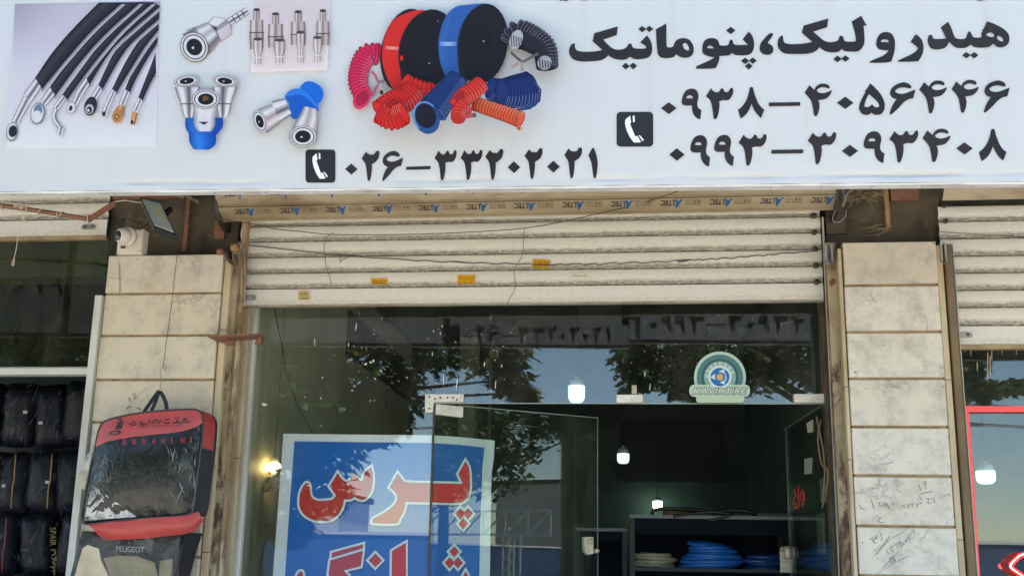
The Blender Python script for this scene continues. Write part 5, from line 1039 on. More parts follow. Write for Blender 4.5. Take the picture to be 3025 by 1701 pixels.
def car_bag():
    t = thing('seat_cover_bag', 'clear plastic bag with red top and red base hanging on the left pillar', 'bag', bag_pt(800, 1240))
    sm = [p for p in smooth(OUT, 2)]
    # body walls (black mesh gusset) and back
    n = len(sm); fr = [bag_pt(*p) for p in sm]; bk = [v+Vector((0.012, 0.135, -0.004)) for v in fr]
    MB().add(fr+bk, [(i, (i+1) % n, (i+1) % n+n, i+n) for i in range(n)]+[tuple(range(n, 2*n))]).build('body', M('black_gusset', (.02, .02, .02), .5, bmp=.4, bscale=20), t)
    # red shoulder piece of the gusset, top right
    rs = [(1000, 500), (1080, 497), (1130, 504), (1153, 535), (1158, 580), (1152, 660), (1146, 720)]
    fr2 = [bag_pt(*p, -0.002)+Vector((0.0015, 0, 0.0015)) for p in rs]; bk2 = [v+Vector((0.014, 0.1, -0.002)) for v in fr2]
    MB().add(fr2+bk2, [(i, i+1, i+1+7, i+7) for i in range(6)], smooth=True).build('red_shoulder', REDV, t, fix=False)
    # contents seen through the film: grid inside the outline, bulging
    def inside(u, v, o, bul, r=None):
        yl = 1150-v*(1150-560); 
        L = (462+(575-462)*v, 1140-(1140-570)*v); Rr = (1098+(1155-1098)*v, 1085-(1085-515)*v)
        x = L[0]+(Rr[0]-L[0])*u; y = L[1]+(Rr[1]-L[1])*u-18*math.sin(math.pi*u)*v
        return bag_pt(x, y, o+bul*(1-(2*u-1)**4)*(1-(2*v-1)**2))
    rr = random.Random(9); ns = [[rr.uniform(-1, 1) for _ in range(20)] for _ in range(20)]
    vs, fs = patch_grid(lambda u, v: inside(u, v, -0.012+0.004*ns[int(u*18)][int(v*18)], 0.012), 18, 18)
    MB().add(vs, fs, smooth=True).build('folded_cover', BAGD, t, fix=False)
    # sunlight on crumpled plastic, painted as a pale patch in the lower left corner
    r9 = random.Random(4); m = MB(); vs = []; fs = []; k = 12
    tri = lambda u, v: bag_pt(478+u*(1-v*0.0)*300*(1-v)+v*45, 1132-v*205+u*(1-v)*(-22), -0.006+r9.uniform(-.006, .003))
    vs, fs = patch_grid(tri, k, k); m.add(vs, fs); m.build('painted_sun_patch', M('sun_patch_folds', (.62, .6, .56), .3, c2=(.28, .26, .24), scale=14, lo=.45, hi=.6, c3=(.55, .2, .16), scale3=9, lo3=.66, hi3=.72, bmp=.8, bscale=30), t, fix=False)
    # red top with print
    top = [inside(u, 1.0, 0.0, 0) for u in [i/14 for i in range(15)]]
    arc = T('545,712 580,694 620,680 690,666 760,655 830,648 900,640 960,634 1010,628 1050,620 1080,612 1105,602 1125,593 1140,585 1150,577')
    tp = T('560,622 580,582 620,558 690,538 750,527 830,516 900,509 970,504 1030,500 1080,499 1110,501 1130,507 1146,524 1153,545 1157,572')
    vs = []; fs = []
    for a, b in zip(tp, arc):
        for j in range(5): vs.append(bag_pt(a[0]+(b[0]-a[0])*j/4, a[1]+(b[1]-a[1])*j/4, 0.002+0.006*math.sin(math.pi*j/5)))
    for i in range(14):
        for j in range(4): fs.append((i*5+j, i*5+j+1, (i+1)*5+j+1, (i+1)*5+j))
    MB().add(vs, fs, smooth=True).build('red_top', REDV, t, fix=False)
    sh = Sheet(lambda x, y, l: bag_pt(x, y, 0.0095+l)); k = (0.018, 0.012, 0.012); kr = (0.2, 0.03, 0.025)
    sh.poly([(672, 570), (700, 560), (694, 608), (655, 614)], k); sh.ell(655, 632, 34, 13, -8, k); sh.ell(655, 632, 20, 6, -8, lin(170, 60, 50)); sh.poly([(668, 552), (692, 548), (692, 556), (670, 560)], k)
    # Persian company line, traced as pen strokes
    st = [[(1085, 565), (1068, 575), (1050, 568), (1030, 576), (1010, 571), (985, 577)], [(1062, 555), (1050, 548), (1040, 556), (1062, 560)], [(1008, 555), (1010, 572)], [(968, 572), (950, 578), (930, 572)], [(955, 560), (940, 553)], [(918, 558), (905, 574), (888, 576)], [(898, 560), (880, 562), (878, 575), (862, 578)], [(850, 558), (852, 578)], [(838, 580), (820, 585), (800, 580), (790, 572)], [(805, 566), (812, 580)], [(778, 584), (760, 588), (742, 585), (735, 578)], [(770, 572), (758, 566)]]
    for s_ in st: sh.line(s_, 7, k)
    for x, y in ((1000, 548), (1015, 546), (962, 556), (945, 590), (932, 590), (868, 563), (800, 596), (812, 594), (752, 574), (742, 598)): sh.ell(x, y, 4, 3.5, 0, k)
    fit_text(sh, 'CAR  SEAT  COVER', 790, 590, 1040, 606, kr, sk=-8)
    for i, ch in enumerate('EBRAHIMI'): fit_text(sh, ch, 700+i*55, 668-i*1.5, 700+i*55+(22 if ch != 'I' else 7), 700-i*1.5, lin(150, 32, 30), bold=.01)
    sh.done('bag_lettering', PRINT, t)
    # film over the window
    vs, fs = patch_grid(lambda u, v: inside(u, v, 0.016, 0.045), 26, 26); MB().add(vs, fs, smooth=True).build('clear_film', FILM, t, fix=False)
    # pale slivers painting the highlights along creases of the film
    m = MB(); rc = random.Random(31)
    for _ in range(15):
        x0_ = rc.uniform(930, 1120); y0_ = rc.uniform(640, 980); l = rc.uniform(30, 120); sl = rc.uniform(-.9, -.35) if rc.random() < .75 else rc.uniform(.3, .8); w_ = rc.uniform(1.0, 4.5); x1_ = min(1112, x0_-sl*l*.6); y1_ = min(1060, y0_+l)
        q_ = [bag_pt(x0_, y0_, .05), bag_pt((x0_+x1_)/2-w_, (y0_+y1_)/2, .053), bag_pt(x1_, y1_, .05), bag_pt((x0_+x1_)/2+w_, (y0_+y1_)/2+2, .052)]; m.add(q_, [(0, 1, 2, 3)])
    for _ in range(14):
        x0_ = rc.uniform(540, 620); y0_ = rc.uniform(700, 900); l = rc.uniform(25, 80); m.add([bag_pt(x0_, y0_, .03), bag_pt(x0_-12, y0_+l*.5, .032), bag_pt(x0_-26, y0_+l, .03), bag_pt(x0_-9, y0_+l*.5, .032)], [(0, 1, 2, 3)])
    m.build('painted_crease_glints', M('crease_glint_paint', (.2, .215, .23), .2), t, 'stuff', fix=False)
    # piping
    pts = [bag_pt(p[0], p[1], 0.003) for p in sm]; MB().tube(pts+[pts[0]], 0.0045, 6, False).build('piping', M('dark_piping', (.035, .035, .035), .35), t)
    # red base hanging below
    tpb = T('498,1154 560,1146 640,1138 720,1130 800,1122 900,1114 1000,1106 1060,1101 1095,1090 1130,1080'); btb = T('530,1175 560,1215 590,1236 640,1243 760,1238 880,1228 1000,1215 1060,1207 1110,1190 1160,1130')
    vs = []; fs = []
    for a, b in zip(tpb, btb):
        for j in range(6): u = j/5; vs.append(bag_pt(a[0]+(b[0]-a[0])*u, a[1]+(b[1]-a[1])*u, 0.004+0.022*math.sin(math.pi*u*.8)+0.004*math.sin(a[0]*.05+j)-0.03*u))
    for i in range(9):
        for j in range(5): fs.append((i*6+j, i*6+j+1, (i+1)*6+j+1, (i+1)*6+j))
    MB().add(vs, fs, smooth=True).build('red_base', REDV, t, fix=False)
    for pth in ([(820, 514), (850, 470), (885, 420), (905, 395)], [(862, 508), (880, 470), (895, 430), (908, 395)], [(952, 502), (945, 460), (930, 425), (915, 400)]):
        v = [bag_pt(x, y, -0.03+0.02*(y-395)/110) for x, y in pth]; m = MB()
        for i in range(3): m.bar(v[i], v[i+1]+(v[i+1]-v[i])*0.06, 0.016, 0.004, up=(0, 1, 0)) if False else m.bar(v[i], v[i+1]+(v[i+1]-v[i])*0.06, 0.004, 0.017, up=(1, 0, 0.3))
        m.build('handle_strap', BLACK, t)
    # tail of plastic at the left
    m = MB(); vs = [bag_pt(x, y, -0.03+r9.uniform(-.01, .01)) for x, y in ((520, 735), (490, 760), (478, 820), (435, 880), (445, 930), (480, 960), (500, 880))]; m.add(vs, [(0, 1, 2), (2, 3, 6), (3, 4, 5), (3, 5, 6), (2, 6, 0)]); m.build('plastic_tail', M('yellowed_film', (.42, .38, .26), .3, c2=(.12, .11, .08), scale=20), t, fix=False)
car_bag()
def lower_bag():
    t = thing('seat_cover_bag', 'plastic bag of beige and black seat covers below the red one', 'bag', bag_pt(720, 1900))
    b = lambda x, y, o=0.0: bag_pt(x, y, o-0.05)
    o_ = [(470, 1190), (570, 1225), (1080, 1200), (1045, 1300), (1005, 1449), (985, 1880), (380, 1880), (400, 1449), (440, 1290)]
    fr = [b(*p) for p in o_]; n = len(fr); bk = [v+Vector((0.01, 0.12, 0)) for v in fr]
    MB().add(fr+bk, [(i, (i+1) % n, (i+1) % n+n, i+n) for i in range(n)]+[tuple(range(n, 2*n))]+[tuple(t_) for t_ in tessellate_polygon([[Vector((p[0], p[1], 0)) for p in o_]])]).build('black_cover', M('black_fabric', (.012, .010, .010), .6, c2=(.02, .016, .016), scale=10, bmp=.4, bscale=12), t)
    bei = M('beige_fabric', (.62, .5, .33), .7, c2=(.46, .36, .22), scale=6, bmp=.5, bscale=9)
    pl = [(470, 1290), (500, 1270), (560, 1290), (575, 1360), (620, 1449), (660, 1880), (400, 1880), (425, 1449)]
    MB().slab([b(x, y, .012) for x, y in pl][::-1], (0, -1, 0), .01).build('beige_panel', bei, t)
    pl = [(590, 1345), (680, 1330), (780, 1335), (880, 1370), (900, 1449), (900, 1880), (690, 1880), (625, 1449)]
    MB().slab([b(x, y, .014) for x, y in pl][::-1], (0, -1, 0), .01).build('khaki_panel', M('khaki_fabric', (.24, .2, .115), .7, c2=(.18, .15, .085), scale=6, bmp=.5, bscale=9), t)
    pl = [(910, 1360), (985, 1350), (975, 1449), (960, 1880), (915, 1880), (905, 1449)]
    MB().slab([b(x, y, .013) for x, y in pl][::-1], (0, -1, 0), .01).build('khaki_panel', bpy.data.materials['khaki_fabric'], t)
    MB().tube([b(1048, 1215, .02), b(1020, 1330, .03), b(990, 1449, .03), b(970, 1560, .02)], .009, 8).build('tube_frame', BLACK, t)
    sh = Sheet(lambda x, y, l: b(x, y, .016+l)); fit_text(sh, 'PEUGEOT', 663, 1276, 822, 1308, (.3, .29, .27), sk=6); sh.line([(735, 1245), (728, 1260), (745, 1262)], 4, (.16, .15, .14)); sh.line([(765, 1246), (778, 1252), (770, 1262), (785, 1266)], 4, (.16, .15, .14)); sh.done('bag_lettering', PRINT, t)
    r9 = random.Random(2)
    vs, fs = patch_grid(lambda u, v: b(400+u*620, 1230+v*600, .034+.014*math.sin(u*9+v*3)+r9.uniform(-.004, .004)), 22, 22); MB().add(vs, fs, smooth=True).build('clear_film', FILM, t, fix=False)
lower_bag()

# ================================================================== LEFT-HAND SHOP GOODS
NAVY = M('navy_pack', (.003, .004, .008), .45, c2=(.006, .007, .012), scale=3, c3=(.006, .008, .014), scale3=4, lo3=.6, hi3=.7, bmp=1.0, bscale=9, spec=.25)
FILM2 = glass_mat('pack_film', (.9, .9, .92), .012, 0, .03); film_bump(FILM2, 1.0)
GLINT = M('pack_glint_paint', (.11, .13, .17), .25)
def pack(cx, cz, w, h, y, label, pip, seed, sub=True):
    t = thing('packed_cover', label, 'packed cover', (cx, y, cz-h/2), 'plastic-wrapped seat covers stacked in the left-hand shop'); r = random.Random(seed)
    def f(bul, d, jt):
        def g(u, v):
            a, c = 2*u-1, 2*v-1; k = 1-0.12*(abs(a)**6)*(abs(c)**6); return Vector((cx+a*w/2*k, y-bul*(1-a**6)*(1-c**6)*(.7+.3*math.cos(a*2))-d+r.uniform(-jt, jt), cz+c*h/2*k))
        return g
    vs, fs = patch_grid(f(.07, 0, .004), 12, 14); n = len(vs)
    m = MB().add(vs, fs, smooth=True); m.box((cx-w/2*.9, y+.001, cz-h/2*.9), (cx+w/2*.9, y+.12, cz+h/2*.95)); m.build('pack', NAVY, t, fix=False)
    vs, fs = patch_grid(f(.085, .010, .012), 13, 15); MB().add(vs, fs).build('clear_film', FILM2, t, fix=False)
    m = MB()  # pale slivers stand in for glints on the wrinkled wrapping
    for _ in range(r.randint(7, 14)):
        x0_, z0_ = cx+r.uniform(-.08, .08), cz+r.uniform(-.45, .48)*h; a = r.choice((r.gauss(-.9, .25), r.gauss(.7, .3), r.gauss(1.5, .2))); l = r.uniform(.008, .05); w_ = r.uniform(.0004, .0016); d = Vector((math.cos(a)*l, 0, math.sin(a)*l)); n_ = Vector((-math.sin(a)*w_, 0, math.cos(a)*w_)); c_ = Vector((x0_, y-.104, z0_))
        m.add([c_-d, c_+n_+Vector((0, -.004, 0)), c_+d, c_-n_], [(0, 1, 2, 3)])
    m.build('painted_crease_glints', GLINT, t, 'stuff', fix=False)
    if pip:
        v = [Vector((cx+w*.38*(1 if i < 6 else .9), y-.078, cz+h*(.42-.84*i/10))) for i in range(11)]; MB().tube(v, .0035, 5).build('piping', pip, t)
    if r.random() < .75:
        x, z = cx+r.uniform(-.05, .06), cz+r.uniform(-.05, .05); o = MB().slab([Vector((x, y-.094, z)), Vector((x+.022, y-.094, z-.002)), Vector((x+.021, y-.094, z-.018)), Vector((x-.001, y-.094, z-.016))], (0, -1, 0), .0015); o.build('price_tag', M('tag_paper', (.32, .34, .37), .6) if 'tag_paper' not in bpy.data.materials else bpy.data.materials['tag_paper'], t)
    t.rotation_euler = (r.uniform(-.06, .06), r.uniform(-.16, .16), r.uniform(-.25, .25)); t.location.x += r.uniform(-.02, .02); t.location.z += r.uniform(-.02, .01)
    return t
GOLD = M('gold_piping', (.3, .17, .03), .4); REDP = M('red_piping', (.2, .015, .02), .4)
rowz = [(Z(120, 1220, 5.3), .32), (Z(120, 1420, 5.3), .31), (Z(120, 1610, 5.3), .30), (Z(120, 1800, 5.3), .3)]
xs_ = [X(x, 1400, 5.3) for x in (-170, -60, 45, 140, 225)]
names = ['top', 'second', 'third', 'lowest']; cols = ['farthest left', 'second from left', 'middle', 'second from right', 'nearest the white frame']
for j, (zc, h) in enumerate(rowz):
    for i, xc in enumerate(xs_):
        pip = GOLD if (j == 1 and i in (2, 3)) else (REDP if (j == 2 and i == 2) else None)
        pack(xc, zc, .19, h+.035, 5.3+.015*((i+j) % 2), 'navy seat cover in plastic on the %s shelf row, %s' % (names[j], cols[i]), pip, i*7+j)
sh = Sheet(lambda x, y, l: P((x)/1.929, 950+y/1.929, 5.19-l)); v, f, b = font2d('SPAIR', 1)
vs = [sh.to(285+(y-b[1])/(b[3]-b[1])*34, 1170+(x-b[0])/(b[2]-b[0])*105, .001) for x, y in v]; sh.m.add(vs, f, lin(120, 100, 50))
for s_ in ([(290, 1300), (312, 1296), (316, 1320), (296, 1330)], [(318, 1335), (318, 1362)], [(292, 1345), (310, 1350), (300, 1370), (316, 1385)], [(290, 1395), (314, 1400)], [(296, 1420), (312, 1412), (308, 1440)]): sh.line(s_, 6, lin(130, 108, 55))
tag(sh.done('gold_print', PRINT), 'gold lettering band on the narrow pack in the third row of the left shop', 'print band')
lsf = thing('display_rack', 'dark rack carrying the wrapped seat covers in the left-hand shop', 'rack', (-3.2, 5.5, .14))
for zc, h in rowz[3:]: MB().box((-5.6, 5.42, zc-h/2-.022), (LP0-.02, 5.7, zc-h/2-.004)).build('shelf', BLACK, lsf)
MB().box((-5.6, 5.70, .14), (LP0-.02, 5.72, 3.2)).build('back_panel', BLACK, lsf)
struct('interior_wall', MB().box((LP0-.012, 4.99, .14), (XW0-.121, 5.9, 3.29)), IN_WALL)

# ================================================================== INSIDE THE MIDDLE SHOP
wn = Vector((1, 0, 0)); wo_ = Vector((XW0+.012, 0, 0)); wl = lambda x, y: PP(x, y, wo_, wn)
q = [wl(1035, 850), wl(1238, 850), wl(1229, 1182), wl(1035, 1080)]; y0, y1 = q[0].y, q[1].y; z0 = (q[2].z+q[3].z)/2
tag(MB().box((XW0+.002, y0, z0), (XW0+.02, y1, 3.1)).build('wall_board', M('brown_board', (.02, .013, .011), .5, c2=(.03, .02, .016), scale=6)), 'large dark brown board on the left inside wall', 'board')
a, b = P(1832, 1420, 8.88), P(2137, 1243, 8.88)
tag(MB().box((a.x, 8.87, a.z), (b.x, 8.899, b.z)).build('wall_board', M('black_board', (.006, .006, .007), .6)), 'large black board on the back wall behind the open doors', 'board')
struct('interior_column', MB().box((X(1357, 1100, 8.5), 8.5, .14), (X(1406, 1100, 8.5), 8.7, 3.29)), M('column_paint', (.27, .25, .17), .6))
tag(MB().tube([Vector((X(1449, 1100, 7.6), 7.6, .14)), Vector((X(1449, 1100, 7.6), 7.6, 3.29))], .012, 8).build('conduit', M('brown_conduit', (.2, .15, .1), .5)), 'thin brown conduit standing behind the open door', 'pipe')
def lamp(label, px0, px1, py0, py1, Y, col, st, base_h, shape='box'):
    a, b = P(px0, py1, Y), P(px1, py0, Y); rr = (b.x-a.x)/2; hh = b.z-a.z; c = Vector(((a.x+b.x)/2, Y, a.z))
    t = thing('light_bulb', label, 'light bulb', c); 
    g = M('glow', (.8, .8, .8), .4, emit=(col, st))
    if shape == 'box': pr = [(0, rr*.55), (hh*.06, rr*.75), (hh*.22, rr*.93), (hh*.4, rr), (hh, rr)]
    else: pr = [(rr-rr*math.cos(math.radians(k)), max(.001, rr*math.sin(math.radians(k)))) for k in range(4, 150, 14)]
    MB().lathe(c, (0, 0, 1), pr, 20).build('globe', g, t)
    zt_ = pr[-1][0]; MB().lathe(c+Vector((0, 0, zt_+.001)), (0, 0, 1), [(0, pr[-1][1]*.95), (base_h*.6, pr[-1][1]*.8), (base_h*.7, rr*.3), (base_h, rr*.25)], 16).build('base', M('lamp_base', (.42, .45, .43), .5) if 'lamp_base' not in bpy.data.materials else bpy.data.materials['lamp_base'], t)
    MB().tube([c+Vector((0, 0, zt_+base_h)), Vector((c.x, c.y, 3.299))], .0016, 5).build('flex', BLACK, t)
    return t
COOL = (.62, 1.0, .86)
lamp('large square cool-white bulb showing at the lower edge of the upper glass', 1678, 1728, 1140, 1189, 6.0, COOL, .42, .055)
lamp('middle cool-white bulb in front of the black board', 1823, 1859, 1340, 1368, 7.5, COOL, .42, .06)
lamp('small cool-white bulb glowing on the back wall above the shelf', 1929, 1956, 1481, 1504, 8.72, COOL, 7, .05)
lamp('warm round bulb glowing left of the blue poster', 790, 831, 1361, 1402, 5.35, (1, .72, .30), 4.5, .06, 'round')
rr = random.Random(8); m = MB(); vs, fs = patch_grid(lambda u, v: P(778+u*52-v*6, 1395+v*62-u*14, 5.33+rr.uniform(-.02, .02)), 6, 7); m.add(vs, fs)
tag(m.build('plastic_scrap', M('crumpled_plastic', (.62, .55, .36), .3), fix=False), 'crumpled clear plastic hanging under the warm bulb', 'plastic scrap')
m = MB(); m.lathe(P(1000, 1000, 5.3), (0, 0, 1), [(0, .001), (.001, .001)], 4)
# cloudy plastic sheet hanging by the large bulb
rr = random.Random(12); vs, fs = patch_grid(lambda u, v: P(1575+u*108+v*10, 1052+v*135, 5.9+.03*math.sin(u*11+v*2)+rr.uniform(-.015, .015)), 10, 9)
tag(MB().add(vs, fs, smooth=True).build('plastic_sheet', FILM2, fix=False), 'wrinkled clear plastic sheet hanging next to the large bulb', 'plastic sheet')
SHELF = M('grey_angle_steel', (.045, .05, .052), .55, spec=.2); NAVYB = M('navy_sheet_steel', (.006, .010, .018), .7, spec=.1)
def rack(label, px0, px1, pyt, Y, shelves, dep, h2):
    x0, x1, zt_ = X(px0, 1560, Y), X(px1, 1560, Y), Z((px0+px1)/2, pyt, Y)
    t = thing('shelf_unit', label, 'shelf unit', ((x0+x1)/2, Y, .14))
    for x in (x0, x1-.03):
        for yy in (Y, Y+dep-.03): MB().box((x, yy, .141), (x+.03, yy+.03, zt_-.0005)).build('post', SHELF, t)
    for z in shelves: MB().box((x0+.031, Y+.002, z-.02), (x1-.031, Y+dep, z)).build('shelf', SHELF, t)
    MB().box((x0, Y-.004, zt_), (x1, Y+dep, zt_+.02)).build('top_board', M('white_top', (.16, .17, .17), .5) if 'white_top' not in bpy.data.materials else bpy.data.materials['white_top'], t)
    MB().box((x0+.031, Y+dep+.001, .141), (x1-.031, Y+dep+.012, zt_-.001)).build('back_sheet', NAVYB, t)
    MB().box((x0+.031, Y+.03, zt_-h2), (x1-.031, Y+.034, zt_-.002)).build('header_sheet', NAVYB, t)
    return t, x0, x1, zt_
SY = 6.3; ZS = Z(2080, 1678, SY)
rack('dark shelf unit holding coils of blue hose behind the doorway', 1860, 2345, 1532, SY, (ZS, ZS-.35, .4), .5, .09)
rack('low dark shelf unit left of the hose shelves', 1700, 1852, 1568, 6.6, (.9, .5), .45, .06)
def coil(label, px, pw, nr, rt, mat, seed, Y, lay, zs=ZS):
    r = random.Random(seed); x = X(px, 1660, Y); R = pw/2*Y/F; t = thing('hose_coil', label, 'hose coil', (x, Y, zs)); k = 0
    for l in range(lay):
        for q in range(nr):
            c = Vector((x+r.uniform(-.022, .022), Y+r.uniform(-.015, .015), zs+rt+l*rt*1.7)); R2 = R*(1-.0*l)-q*rt*1.6-r.uniform(0, .012)-.018*max(0, l-2); ti = r.uniform(-.09, .09)+(.16 if l > lay-2 and lay > 4 else 0)
            MB().tube([c+Vector((R2*math.cos(a), R2*.85*math.sin(a), R2*ti*math.cos(a+seed))) for a in [2*math.pi*i/28 for i in range(29)]], rt, 6, False).build('hose_turn', mat, t)
    return t
BLUEH = M('blue_hose', (.02, .16, .55), .3); BLUED = M('dark_blue_hose', (.015, .06, .2), .25); CLEARH = M('clear_hose', (.36, .34, .22), .25)
coil('coil of clear yellowish hose at the left of the shelf', 1932, 125, 2, .012, CLEARH, 3, SY+.2, 4)
coil('big stack of bright blue hose in the middle of the shelf', 2098, 170, 2, .0125, BLUEH, 4, SY+.19, 7)
coil('dark blue shiny coil at the right of the shelf', 2255, 110, 2, .0125, BLUED, 5, SY+.19, 4)
bx = MB().box((X(1962, 1520, SY+.2), SY+.15, Z(2000, 1532, SY)+.021), (X(2100, 1520, SY+.2), SY+.40, Z(2000, 1532, SY)+.075)); tag(bx.build('carton', M('carton', (.24, .14, .07), .8)), 'flat brown carton lying on top of the hose shelf', 'carton')
bx = MB().box((X(2110, 1520, SY+.2), SY+.2, Z(2000, 1532, SY)+.021), (X(2330, 1520, SY+.2), SY+.44, Z(2000, 1532, SY)+.05)); tag(bx.build('carton', M('grey_carton', (.2, .18, .15), .8)), 'long grey carton lying on top of the hose shelf', 'carton')
wire('loose black hose lying over the cartons on the shelf', [(1930, 1522), (1926, 1512), (1934, 1506), (1960, 1501), (2000, 1502), (2050, 1505), (2110, 1508), (2170, 1507), (2215, 1510), (2235, 1522)], SY+.1, .012, BLACK, 'hose', 'black_hose', 40)
wire('black hose end hanging over the front of the shelf top', [(1990, 1524), (2040, 1516), (2100, 1512), (2155, 1518), (2130, 1530), (2095, 1538)], SY-.02, .010, BLACK, 'hose', 'black_hose', 30)
wire('thin black cable hanging inside the left pane', [(808, 880), (812, 915), (824, 980), (836, 1035), (845, 1100), (866, 1160), (878, 1195), (895, 1225), (910, 1255), (922, 1278)], 5.1, .0022, BLACK, 'cable', 'cable')
wire('short black cable hanging beside the brown board', [(1146, 1142), (1141, 1165), (1138, 1188), (1146, 1210), (1165, 1226)], 5.2, .002, BLACK, 'cable', 'cable')
BRW = M('brown_cable', (.2, .13, .07), .6)
for i, pts in enumerate(([(2412, 1230), (2420, 1270), (2432, 1330), (2436, 1400), (2430, 1480)], [(2425, 1240), (2416, 1300), (2428, 1370), (2446, 1400), (2440, 1460), (2428, 1500)], [(2430, 1375), (2445, 1385), (2448, 1420), (2434, 1440)])):
    wire('brown cable hanging behind the right jamb, %s' % ('the straight one', 'the long looping one', 'the short loop')[i], pts, 4.84, .004, BRW, 'cable', 'cable', 20)
# items by the right interior wall
tag(MB().box((XW1-.03, 5.3, 1.75), (XW1-.001, 5.42, 1.87), .004).build('wall_socket', WHITEP), 'pale socket box on the right inside wall', 'socket box')
tag(MB().box((XW1-.04, 5.35, 1.5), (XW1-.001, 5.5, 1.70), .004).build('wall_box', M('grey_box', (.3, .3, .26), .5)), 'grey cable box on the right inside wall', 'cable box')

# ================================================================== RIGHT-HAND SHOP
RX0 = X(2838, 1100, YG); g = MB().box((RX0, YG, .14), (5.0, YG+.008, 3.2)); tag(g.build('window_pane', GLASS_SIDE if False else GLASS), 'window pane of the right-hand shop behind the red frame', 'window')
RF = M('red_frame', (.68, .05, .05), .4, emit=((1, .08, .06), .12))
rfm = thing('red_light_frame', 'red light strip framing the right-hand shop window', 'light frame', P(2870, 1701, YG-.03))
a = P(2846, 1207, YG-.02); MB().box((a.x, YG-.03, Z(2900, 1216, YG-.02)), (5.0, YG-.012, Z(2900, 1200, YG-.02))).build('top_strip', RF, rfm)
tp, bt = P(2850, 1216, YG-.02), P(2895, 1760, YG-.02)
MB().slab([P(2846, 1217, YG-.03), P(2863, 1217, YG-.03), P(2897, 1720, YG-.03), P(2880, 1720, YG-.03)][::-1], (0, -1, 0), .018).build('side_strip', RF, rfm)
nsn = thing('led_sign', 'red zigzag light sign at the lower right corner of the window', 'light sign', P(3020, 1701, YG-.05)); GL = M('red_led', (.8, .1, .08), .4, emit=((1, .12, .1), 6)); GD = M('red_tube', (.5, .02, .02), .4, emit=((1, .02, .02), .6))
zz_ = [(3030, 1636), (3012, 1640), (2986, 1666), (2992, 1680), (3030, 1706), (3060, 1730)]
MB().tube(pxpath(zz_, YG-.05), .011, 8).build('tube', GD, nsn)
led = pxpath(zz_, YG-.064, 34)
for p in led: MB().lathe(p, (0, -1, 0), [(0, .0035), (.003, .003), (.004, .001)], 6).build('led', GL, nsn)
lamp('cool-white bulb inside the right-hand shop', 2885, 2939, 1391, 1428, 5.7, COOL, .42, .05)
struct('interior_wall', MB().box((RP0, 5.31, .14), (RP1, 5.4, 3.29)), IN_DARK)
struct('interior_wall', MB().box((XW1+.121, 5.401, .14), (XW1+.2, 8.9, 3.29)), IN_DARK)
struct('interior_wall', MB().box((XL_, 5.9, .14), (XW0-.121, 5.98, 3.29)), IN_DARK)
r = random.Random(6); m = MB()
for x, y0_, l in ((2850, 1030, 10), (2868, 1030, 22), (2918, 1040, 90), (2925, 1050, 60), (2930, 1035, 30), (3002, 1030, 18), (2887, 1070, 25), (2960, 1035, 12)): m.add([P(x-1.5, y0_, YG-.002), P(x+1.5, y0_, YG-.002), P(x+1, y0_+l, YG-.002), P(x-1, y0_+l*.9, YG-.002)], [(0, 1, 2, 3)])
m.build('paint_runs', M('paint_run', (.5, .4, .27), .7), None, 'stuff')

# ================================================================== ACROSS THE STREET (seen in the glass)
def mir(px, py, D): p = P(px, py, D); return Vector((p.x, 2*YG-D, p.z))
LEAFM, t_, p_ = nodes_of('leaf_green'); oi = t_.nodes.new('ShaderNodeAttribute'); oi.attribute_name = 'Col'; t_.links.new(oi.outputs['Color'], p_.inputs['Base Color']); p_.inputs['Roughness'].default_value = .45
tl = t_.nodes.new('ShaderNodeBsdfTranslucent'); t_.links.new(oi.outputs['Color'], tl.inputs[0]); mxs = t_.nodes.new('ShaderNodeMixShader'); mxs.inputs[0].default_value = .35
t_.links.new(p_.outputs[0], mxs.inputs[1]); t_.links.new(tl.outputs[0], mxs.inputs[2]); t_.links.new(mxs.outputs[0], t_.nodes['Material Output'].inputs[0])
BARK = M('bark', (.13, .09, .055), .9, c2=(.07, .05, .03), scale=12, sc=(1, 1, .25), bmp=.8, bscale=20)
def tree(label, base, h, r0, blobs, dens, leaf, seed):
    r = random.Random(seed); t = thing('tree', label, 'tree', base); base = Vector(base); top = base+Vector((r.uniform(-.2, .2), r.uniform(-.2, .2), h))
    MB().tube([base+Vector((0, 0, -.02)), base*.7+top*.3+Vector((.04, 0, 0)), base*.35+top*.65+Vector((-.05, .05, 0)), top], [r0*1.25, r0, r0*.85, r0*.6], 10).build('trunk', BARK, t)
    m = MB()
    for c, rad in blobs: m.tube([top-Vector((0, 0, h*.25*r.random())), (top+Vector(c))/2+Vector((0, 0, .15)), Vector(c)], [r0*.4, r0*.22, r0*.06], 6)
    m.build('limbs', BARK, t)
    m = MB()
    for c, rad in blobs:
        c = Vector(c); n = int(dens*rad[0]*rad[1]*rad[2])+int(dens*.08)
        for _ in range(n):
            while True:
                q = Vector((r.uniform(-1, 1), r.uniform(-1, 1), r.uniform(-1, 1)))
                if q.length < 1: break
            q *= (.55+.45*r.random())/max(q.length, .3)*q.length**.5 if q.length > .01 else 1
            p = c+Vector((q.x*rad[0], q.y*rad[1], q.z*rad[2])); a = r.uniform(0, 6.28); d = Vector((math.cos(a)*.8, math.sin(a)*.8, r.uniform(-.9, .2))).normalized(); s_ = leaf*r.uniform(.6, 1.25); w = d.cross(Vector((r.uniform(-.3, .3), r.uniform(-.3, .3), 1))).normalized()*s_*.3
            g = r.uniform(.6, 1.3); col = (.06*g+r.random()*.025, .105*g, .025*g)
            m.add([p, p+d*s_*.45+w, p+d*s_, p+d*s_*.45-w], [(0, 1, 2, 3)], col)
    m.build('crown', LEAFM, t, 'stuff', colors=True); return t
def bl(px, py, D, rx, ry, rz): return (mir(px, py, D), (rx, ry, rz))
D1 = 11.0
